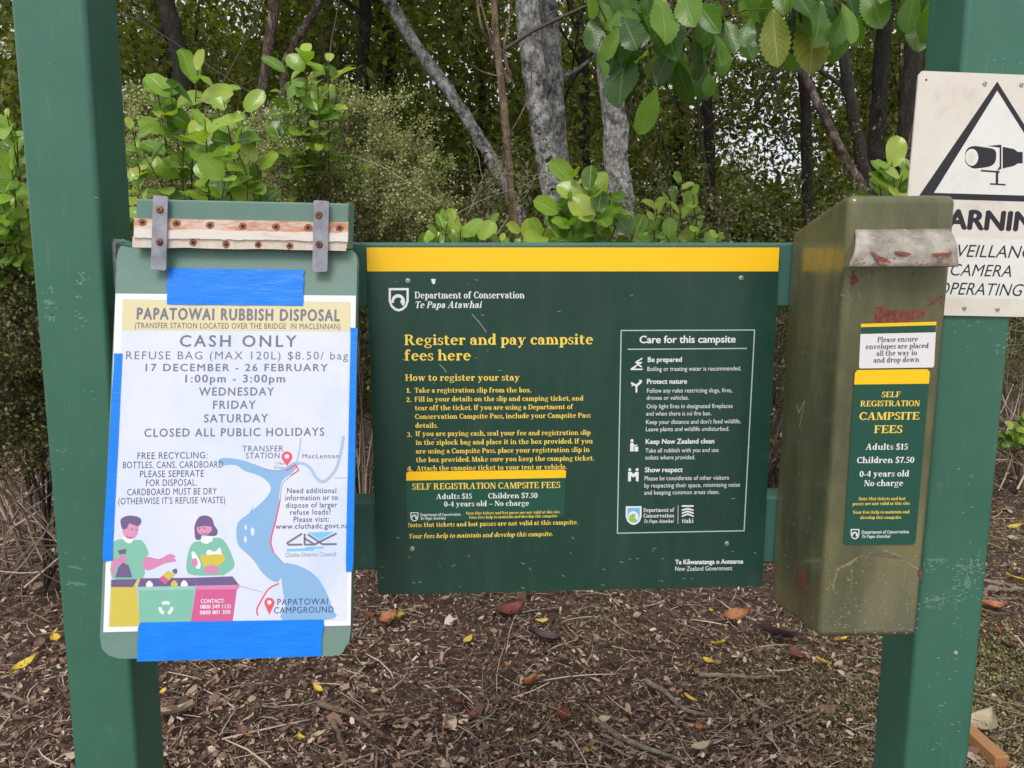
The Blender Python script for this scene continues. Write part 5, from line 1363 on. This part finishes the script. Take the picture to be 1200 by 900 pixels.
# ---- twiggy growth helper
def twig_tree(p, d, l, r, depth, out, leafpts, g, bend=.35, kids=(2, 4)):
    pts = [Vector(p)]; q = Vector(p); dd = Vector(d)
    for k in range(4):
        dd = (dd + Vector((g.uniform(-1, 1), g.uniform(-1, 1), g.uniform(-1, 1))) * bend * .5).normalized()
        q = q + dd * l / 4; pts.append(q.copy())
    out.append((pts, [r * (1 - .13 * k) for k in range(5)]))
    if depth == 0:
        leafpts += pts[1:]; return
    if depth == 1: leafpts += pts[2:]
    for k in range(g.randint(*kids)):
        s_ = pts[g.randint(1, 4)]
        nd = (dd + Vector((g.uniform(-1, 1), g.uniform(-1, 1), g.uniform(-.7, .9))) * .95).normalized()
        twig_tree(s_, nd, l * g.uniform(.5, .8), r * .6, depth - 1, out, leafpts, g, bend, kids)
def small_leaf_shrub(label, px, py, Y, spread, height, nstem, leafn, seed, lm='tiny_leaf', lsz=(.006, .013), grp=None, tw='twig', wob=.02):
    g = random.Random(seed); r2 = np.random.default_rng(seed)
    c = at(px, py, Y); base = Vector((c.x, Y, ground_h(c.x, Y)))
    t = thing('small_leaved_shrub', base, label, 'shrub', grp)
    st = []; lp = []
    for k in range(nstem):
        a = g.uniform(0, 6.28); tip = Vector((math.cos(a) * spread[0], math.sin(a) * spread[1], height * g.uniform(.6, 1)))
        st_p = base + Vector((math.cos(a), math.sin(a), 0)) * .05
        mid = base + Vector((tip.x * .6, tip.y * .6, tip.z * .7)) * g.uniform(.7, 1)
        st.append(([st_p, base.lerp(mid, .5) + Vector((g.uniform(-.05, .05), 0, .03)), mid], [.009, .007, .005]))
        for j in range(3):
            o_ = base.lerp(mid, g.uniform(.55, 1))
            twig_tree(o_, (tip + Vector((g.uniform(-1, 1), g.uniform(-1, 1), g.uniform(-.2, .5))) * .5).normalized(), height * g.uniform(.22, .38), .003, 2, st, lp, g, .4, (3, 4))
    me_ = stick_mesh(st, tw, 'branches', 3); me_.transform(Matrix.Translation(-base)); link('branches', me_, t)
    A = np.array([tuple(v) for v in lp]); idx = r2.integers(0, len(A), leafn)
    P = A[idx] + r2.normal(0, wob, (leafn, 3)) - np.array(base)
    s_ = r2.uniform(*lsz, leafn)
    Vv, Ff = scatter(P, LEAF6 if leafn < 9000 else KITE, L6F if leafn < 9000 else KF, np.stack([s_ * .75, s_ * 1.25, s_], 1), rot_many(leafn, .7))
    link('foliage', np_mesh('foliage', Vv, Ff, [lm]), t)
    return t
GS = 'small leaved shrubs behind the signs'
def mound_shrub(label, base_px, Y, mounds, leafn, seed, lm='tiny_leaf', lsz=(.0055, .0125), wob=.010, tw='twig'):
    g = random.Random(seed); r2 = np.random.default_rng(seed)
    c = at(base_px, 300, Y + .35); base = Vector((c.x, Y + .35, ground_h(c.x, Y + .35)))
    t = thing('small_leaved_shrub', base, label, 'shrub', GS); st = []; lp = []
    for (px, py, r_) in mounds:
        ctr = at(px, py, Y + g.uniform(-.12, .15)); rr = r_ / 901 * Y
        mid = base.lerp(ctr, .55) + Vector((g.uniform(-.05, .05), .12, 0))
        st.append(([base, base.lerp(mid, .5) + Vector((g.uniform(-.04, .04), .03, 0)), mid, ctr], [.009, .007, .005, .003]))
        for k in range(max(10, int(r_ * .55))):
            d = Vector((g.gauss(0, 1), g.gauss(0, 1), g.gauss(0, .9) + .15)).normalized()
            twig_tree(ctr + d * rr * g.uniform(0, .35), d, rr * g.uniform(.6, 1.15), .0022, 2, st, lp, g, .5, (3, 4))
    me_ = stick_mesh(st, tw, 'branches', 3); me_.transform(Matrix.Translation(-base)); link('branches', me_, t)
    A = np.array([tuple(v) for v in lp]); idx = r2.integers(0, len(A), leafn)
    P = A[idx] + r2.normal(0, wob, (leafn, 3)) - np.array(base); s_ = r2.uniform(*lsz, leafn)
    link('foliage', np_mesh('foliage', *scatter(P, KITE, KF, np.stack([s_ * .8, s_ * 1.25, s_], 1), rot_many(leafn, .7)), [lm]), t)
mound_shrub('pale tiny leaved tangled shrub right of the notice board top', 415, 3.2, [(390, 195, 58), (440, 178, 46), (432, 235, 58), (355, 225, 46), (470, 255, 40), (405, 268, 50), (335, 195, 32), (480, 205, 34), (410, 150, 30)], 62000, 21)
mound_shrub('pale tiny leaved tangled shrub close behind the notice board top', 290, 3.35, [(290, 175, 32), (312, 245, 42), (255, 240, 38), (280, 215, 34), (330, 265, 34)], 36000, 22)
mound_shrub('pale tiny leaved shrub just right of the left post top', 175, 3.1, [(170, 150, 34), (205, 160, 26), (168, 210, 36), (205, 235, 32), (160, 255, 32), (235, 155, 20)], 34000, 23)
mound_shrub('dull olive small leaved shrub at the left edge beside the left post', 10, 2.75, [(20, 330, 45), (-10, 370, 50), (40, 400, 45), (10, 440, 50), (50, 480, 40), (15, 520, 40), (-15, 300, 40)], 26000, 31, 'brush_leaf', (.007, .016), .015, 'darktwig')
small_leaf_shrub('open green leaved shrub behind the thin sapling', 560, 300, 3.5, (.34, .35), 1.95, 15, 12000, 24, 'brush_leaf', (.012, .026), grp=GS)
small_leaf_shrub('dull olive twiggy shrub behind the right end of the panel', 880, 300, 3.9, (.75, .5), 1.9, 14, 16000, 25, 'brush_leaf', (.010, .02), grp=GS, tw='darktwig')
small_leaf_shrub('dull olive twiggy shrub between the grey trunks', 720, 300, 3.9, (.6, .5), 1.8, 12, 12000, 26, 'brush_leaf', (.010, .02), grp=GS, tw='darktwig')
small_leaf_shrub('dark twiggy shrub at the left picture edge behind the post', 20, 380, 3.4, (.6, .4), 1.45, 14, 12000, 27, 'brush_leaf', (.008, .016), grp=GS, tw='twig')
small_leaf_shrub('dark twiggy shrub filling the gap between board and panel', 430, 420, 3.7, (.6, .4), 1.5, 13, 15000, 28, 'brush_leaf', (.010, .018), grp=GS, tw='darktwig')
small_leaf_shrub('brown twiggy shrub filling the gap between panel and fee box', 920, 430, 4.6, (.8, .5), 1.5, 14, 9000, 29, 'brush_leaf', (.009, .016), grp=GS, tw='darktwig')
small_leaf_shrub('brown twiggy shrub at the right picture edge behind the right post', 1215, 420, 4.9, (.7, .5), 1.6, 14, 9000, 30, 'brush_leaf', (.010, .018), grp=GS, tw='twig')
# dead brush left of the post
def brush(label, px, Y, n_, seed, h=.9, wdt=.6, mt='twig'):
    g = random.Random(seed); c = at(px, 450, Y); base = Vector((c.x, Y, ground_h(c.x, Y))); st = []
    for k in range(n_):
        p = base + Vector((g.uniform(-wdt, wdt), g.uniform(-.35, .35), g.uniform(0, .12)))
        twig_tree(p, Vector((g.uniform(-1, 1), g.uniform(-.5, .3), g.uniform(.2, 1.2))).normalized(), h * g.uniform(.3, .7), g.uniform(.003, .008), 2, st, [], g, .35, (2, 3))
    o = link('dead_brush', stick_mesh(st, mt, 'dead_brush', 4), None, (0, 0, 0))
    o.data.transform(Matrix.Translation(-base)); o.location = base
    tag(o, label, 'brushwood', 'dead brushwood under the bush')
brush('tangle of dead grey twigs left of the left post', 20, 3.1, 46, 41, 1.1, .55)
brush('tangle of dead twigs at the foot of the bush behind the board', 300, 4.0, 40, 42, .9, .7, 'darktwig')
brush('tangle of dead twigs at the foot of the bush behind the panel', 680, 4.2, 46, 43, .9, .9, 'darktwig')
brush('tangle of dead twigs at the right edge behind the right post', 1210, 4.6, 40, 44, 1.0, .6)
brush('tangle of dead twigs behind the fee box', 960, 4.7, 36, 45, .9, .6, 'darktwig')

# ---- trees
def crown_mesh(name, n_, seed, mt, rx, ry, rz, sz, clumps=70):
    r2 = np.random.default_rng(seed)
    c = r2.normal(0, 1, (clumps, 3)); c /= np.linalg.norm(c, axis=1)[:, None]; c *= (r2.random(clumps) ** .45)[:, None]
    c *= np.array([rx, ry, rz]); rr = r2.uniform(.12, .34, clumps) * min(rx, rz)
    i = r2.integers(0, clumps, n_)
    P = c[i] + r2.normal(0, 1, (n_, 3)) * (rr[i] * .6)[:, None] * np.array([1, 1, .6])
    s_ = r2.uniform(*sz, n_)
    return np_mesh(name, *scatter(P, KITE, KF, np.stack([s_ * .7, s_ * 1.4, s_], 1), rot_many(n_, .7)), [mt])
crowns = [crown_mesh('crown', 15000, 61 + k, 'forest_leaf', 1.5, 1.3, 1.5, (.018, .05)) for k in range(3)]
far_crowns = [crown_mesh('crown', 12000, 71 + k, 'far_leaf', 1.9, 1.5, 2.2, (.03, .075), 90) for k in range(3)]
CZ_UP = .75
def smooth3(P_, n=4):
    out = []
    for i in range(len(P_) - 1):
        p = [P_[min(max(i + k, 0), len(P_) - 1)] for k in (-1, 0, 1, 2)]
        for j in range(n):
            u = j / n
            out.append(.5 * (2 * p[1] + (p[2] - p[0]) * u + (2 * p[0] - 5 * p[1] + 4 * p[2] - p[3]) * u * u + (3 * p[1] - p[0] - 3 * p[2] + p[3]) * u ** 3))
    return out + [P_[-1]]
def trunk_tree(name, label, path, Y, w0, w1, mt, crown=None, cz=3.9, cs=1.0, grp='trees in the wood behind the signs', limbs=2, seed=1, coff=(0, 0), twigs=()):
    g = random.Random(seed); cz = cz + (CZ_UP if crown in crowns else 0)
    pts = []
    for k, p in enumerate(path):
        yy = Y if len(p) == 2 else p[2]
        pts.append(at(p[0], p[1], yy))
    b = pts[0]; root = Vector((b.x, b.y, ground_h(b.x, b.y) - .05))
    pts = [root] + [p for p in pts if p.z > root.z + .1]
    fine = []
    for j in range(len(pts) - 1):
        for k in range(5): fine.append(pts[j].lerp(pts[j + 1], k / 5) + Vector((g.uniform(-1, 1), g.uniform(-1, 1), 0)) * w0 * .06)
    fine.append(pts[-1])
    top = fine[-1] + Vector((g.uniform(-.3, .3), g.uniform(-.1, .5), max(.5, cz + .6 - fine[-1].z)))
    fine.append(fine[-1].lerp(top, .5)); fine.append(top)
    rr = [(w0 + (w1 - w0) * min(1, k / (len(fine) - 3)) ** .8) / 2 * g.uniform(.93, 1.07) for k in range(len(fine))]; rr[0] *= 1.25; rr[-1] *= .4
    base = tuple(root)
    t = thing(name, root, label, 'tree', grp)
    mb = MB(); mb.tube(fine, rr, mt, 12)
    for k in range(limbs):
        s_ = fine[g.randint(len(fine) // 2, len(fine) - 2)]; q = [s_]
        d = Vector((g.uniform(-1, 1), g.uniform(-.6, .6), g.uniform(.2, .9))).normalized()
        for j in range(4): d = (d + Vector((g.uniform(-.3, .3), g.uniform(-.3, .3), g.uniform(-.1, .3)))).normalized(); q.append(q[-1] + d * .35)
        mb.tube(q, [w1 * .22, w1 * .19, w1 * .15, w1 * .1, w1 * .05], mt, 7)
    for pth, r_ in twigs:
        q = smooth3([at(a_, b_, Y) + Vector((g.uniform(-.02, .02), g.uniform(-.05, .05), 0)) for a_, b_ in pth])
        mb.tube(q, [r_ * (1 - .7 * k_ / len(q)) for k_ in range(len(q))], mt, 6)
    mb.build('trunk', t, smooth=True)
    if crown is not None:
        o = link('crown', crown, t, (top.x - root.x + coff[0], top.y - root.y + coff[1], cz - root.z)); o.scale = (cs, cs, cs); o.rotation_euler = (0, 0, g.uniform(0, 6.28))
    return t
tt = trunk_tree
tt('lichened_tree', 'thick pale grey lichen spotted trunk, front one of a pair behind the panel', [(672, 480), (648, 225), (640, 180), (627, 100), (617, 0), (604, -120), (596, -230)], 4.9, .15, .138, 'grey_bark', crowns[0], 4.2, 1.0, seed=3)
tt('lichened_tree', 'slimmer grey trunk standing just behind the thick pale trunk', [(664, 480), (658, 220), (652, 150), (647, 60), (642, -10), (634, -120), (626, -220)], 5.25, .125, .12, 'grey_bark', crowns[1], 4.5, .9, seed=4)
tt('lichened_tree', 'grey mossy trunk right of the pair, partly behind hanging leaves', [(738, 480), (727, 245), (721, 150), (712, 40), (704, -80), (698, -200)], 4.5, .15, .135, 'grey_bark', crowns[2], 4.1, .9, seed=5)
tt('lichened_tree', 'leaning pale mottled trunk left of the thin sapling', [(610, 250), (572, 180), (548, 140), (520, 98), (495, 65), (470, 25), (452, -8), (420, -90), (380, -200)], 5.4, .088, .078, 'grey_bark', crowns[0], 4.4, .9, seed=6)
tt('sapling', 'thin bare reddish sapling standing in front of the leaning trunk', [(612, 420), (604, 275), (597, 200), (591, 130), (583, 60), (579, 10), (575, -60)], 3.05, .036, .024, 'tan_bark', None, 2.6, seed=7, limbs=0, twigs=(([(592, 96), (575, 55), (561, 30), (553, -20)], .009), ([(596, 98), (592, 60), (602, 20), (606, -20)], .008), ([(583, 62), (572, 30), (566, -10)], .006), ([(588, 90), (565, 78), (548, 62)], .003), ([(599, 160), (610, 140), (618, 100), (622, 60)], .004), ([(602, 240), (590, 200), (586, 170)], .003), ([(604, 262), (620, 240), (640, 228)], .003)))
tt('dark_tree', 'dark brown trunk right of the left post top', [(235, 330), (222, 130), (210, 60), (196, 10), (180, -60), (170, -150)], 5.8, .13, .12, 'dark_bark', crowns[1], 4.3, 1, seed=8)
tt('dark_tree', 'slim reddish brown trunk behind the notice board shrubs', [(296, 330), (305, 130), (314, 60), (322, 5), (330, -80), (336, -180)], 4.7, .06, .055, 'red_bark', crowns[2], 4.2, .85, seed=9)
tt('dark_tree', 'thin trunk slanting up to the right above the board shrubs', [(318, 330), (335, 70), (352, 40), (372, 8), (400, -60), (430, -150)], 5.6, .06, .05, 'red_bark', crowns[0], 4.5, .8, seed=10)
tt('dark_tree', 'reddish bare trunk leaning left above the fee box', [(1035, 330), (1010, 218), (985, 175), (960, 125), (935, 75), (915, 30), (890, -40)], 4.2, .05, .04, 'red_bark', None, 3.4, seed=11, limbs=1)
tt('dark_tree', 'dark forked trunk above the fee box right of the reddish one', [(1035, 330), (1015, 215), (1003, 150), (993, 95), (986, 45), (984, 0), (980, -90)], 4.6, .075, .06, 'dark_bark', crowns[1], 4.3, .85, seed=12)
tt('dark_tree', 'black trunk left of the warning sign', [(1022, 330), (1028, 145), (1034, 60), (1040, 0), (1046, -90)], 6.0, .13, .10, 'dark_bark', crowns[2], 4.5, 1, seed=13)
tt('dark_tree', 'black trunk close beside the warning sign edge', [(1060, 330), (1062, 150), (1070, 60), (1076, 0), (1082, -100)], 5.4, .12, .1, 'dark_bark', crowns[0], 4.6, .9, seed=14)
tt('dark_tree', 'thin black trunk in front of the bright sky gap', [(948, 330), (945, 200), (944, 130), (940, 60), (934, -40)], 6.6, .09, .08, 'dark_bark', None, 4.6, seed=15)
tt('dark_tree', 'dark trunk behind the shrubs left of the leaning trunk', [(420, 330), (424, 120), (428, 20), (430, -100)], 7.0, .12, .1, 'dark_bark', crowns[1], 4.4, 1, seed=16)
tt('dark_tree', 'dark trunk deep in the wood right of the grey mossy trunk', [(838, 330), (832, 180), (826, 80), (820, -60)], 7.4, .1, .09, 'dark_bark', None, 4.6, seed=17)
tt('dark_tree', 'dark trunk hidden left of the left post', [(-40, 330), (-45, 120), (-50, 0), (-55, -100)], 5.6, .16, .13, 'dark_bark', crowns[2], 3.9, 1, seed=18)
tt('dark_tree', 'dark trunk beyond the right picture edge', [(1260, 330), (1270, 120), (1275, 0)], 5.8, .15, .13, 'dark_bark', crowns[0], 4.0, 1, seed=19)
k = 0
for (px, Y, cz, cs) in ((-150, 8.5, 4.2, 1.2), (60, 9.5, 3.6, 1.25), (190, 8.4, 3.4, 1.1), (330, 9.2, 3.8, 1.2), (455, 8.2, 3.3, 1.1), (560, 9.4, 3.7, 1.25), (680, 8.6, 3.4, 1.1), (790, 9.0, 3.6, 1.05), (1030, 9.2, 3.8, 1.1), (1130, 8.4, 3.4, 1.1), (1250, 9.4, 3.8, 1.3), (1380, 8.8, 4, 1.3)):
    k += 1
    tt('wood_tree', 'dim leafy tree deep in the wood behind the signs', [(px, 330), (px + 6, 150), (px + 2, 40)], Y, .14, .11, 'dark_bark', far_crowns[k % 3], cz, cs, grp='dim trees deep in the wood', seed=30 + k, limbs=1)
# understorey fill and the far wood
def fill(name, label, n_, seed, boxf, mt, sz):
    r2 = np.random.default_rng(seed); P = boxf(r2, n_); n2 = len(P); s_ = r2.uniform(*sz, n2)
    o = link(name, np_mesh(name, *scatter(P, KITE, KF, np.stack([s_ * .7, s_ * 1.4, s_], 1), rot_many(n2, .8)), [mt]))
    tag(o, label, 'undergrowth', kind='stuff')
def under(r2, n_):
    x = r2.uniform(-1, 1, n_); y = r2.uniform(5.4, 8.2, n_); x = x * (.85 * y + .6)
    hmax = 1.55 + .5 * np.sin(x * 1.3 + 1) + .35 * np.sin(x * 3.1) + .3 * r2.normal(0, 1, n_)
    z = r2.random(n_) * np.clip(hmax, .4, 3)
    return np.stack([x, y, z], 1)
fill('undergrowth', 'dense dim undergrowth filling the wood behind the shrubs', 42000, 81, under, 'forest_leaf', (.015, .045))
def far(r2, n_):
    nc = 420
    cy = r2.uniform(10.5, 17, nc); cx = r2.uniform(-1, 1, nc) * (.95 * cy + 2); cz = r2.random(nc) ** 1.1 * 8.5
    cpx = 600 + 901 * cx / cy; cpy = 300 - (cz - 1.45) / cy * 901
    w_ = np.where(((cpx - 905) / 75) ** 2 + ((cpy - 110) / 120) ** 2 < 1.0, .05, 1.0) * np.where(cpy < 60, .55, 1.0)
    i = r2.choice(nc, n_, p=w_ / w_.sum())
    rad = r2.uniform(.35, .95, nc)[i]
    P = np.stack([cx[i], cy[i], cz[i]], 1) + r2.normal(0, .42, (n_, 3)) * rad[:, None]
    P[:, 2] = np.abs(P[:, 2])
    px = 600 + 901 * P[:, 0] / P[:, 1]; pyv = 300 - (P[:, 2] - 1.45) / P[:, 1] * 901
    drop = (((px - 905) / 62) ** 2 + ((pyv - 110) / 100) ** 2 < 1) & ((np.sin(px * .16 + np.sin(pyv * .1) * 2) + np.sin(pyv * .13) > -.4) | (r2.random(n_) < .55))
    return P[~drop]
fill('far_wood', 'far leafy wood closing the view with sky showing through', 190000, 82, far, 'far_leaf', (.03, .095))
def back(r2, n_):
    y = r2.uniform(17.5, 21, n_); x = r2.uniform(-1, 1, n_) * y; z = r2.random(n_) * (5.3 + .6 * np.sin(x * .9) + .5 * np.sin(x * 2.3) - 2.3 * np.exp(-((x / y * 901 - 305) / 70) ** 2))
    return np.stack([x, y, z], 1)
fill('distant_bush', 'distant dark bush along the foot of the wood', 60000, 83, back, 'forest_leaf', (.12, .3))
# thin dark branches criss-crossing the wood
st = []; g = random.Random(90)
for k in range(46):
    px = g.uniform(150, 1090); Y = g.uniform(4.6, 8); p = at(px, g.uniform(60, 330), Y)
    twig_tree(p, Vector((g.uniform(-.8, .8), g.uniform(-.3, .3), g.uniform(.2, 1))).normalized(), g.uniform(.6, 1.3), g.uniform(.006, .016), 2, st, [], g, .3, (2, 3))
o = link('branch_tangle', stick_mesh(st, 'darktwig', 'branch_tangle', 4)); tag(o, 'fine bare branches criss-crossing in the dim wood', 'branches', kind='stuff')
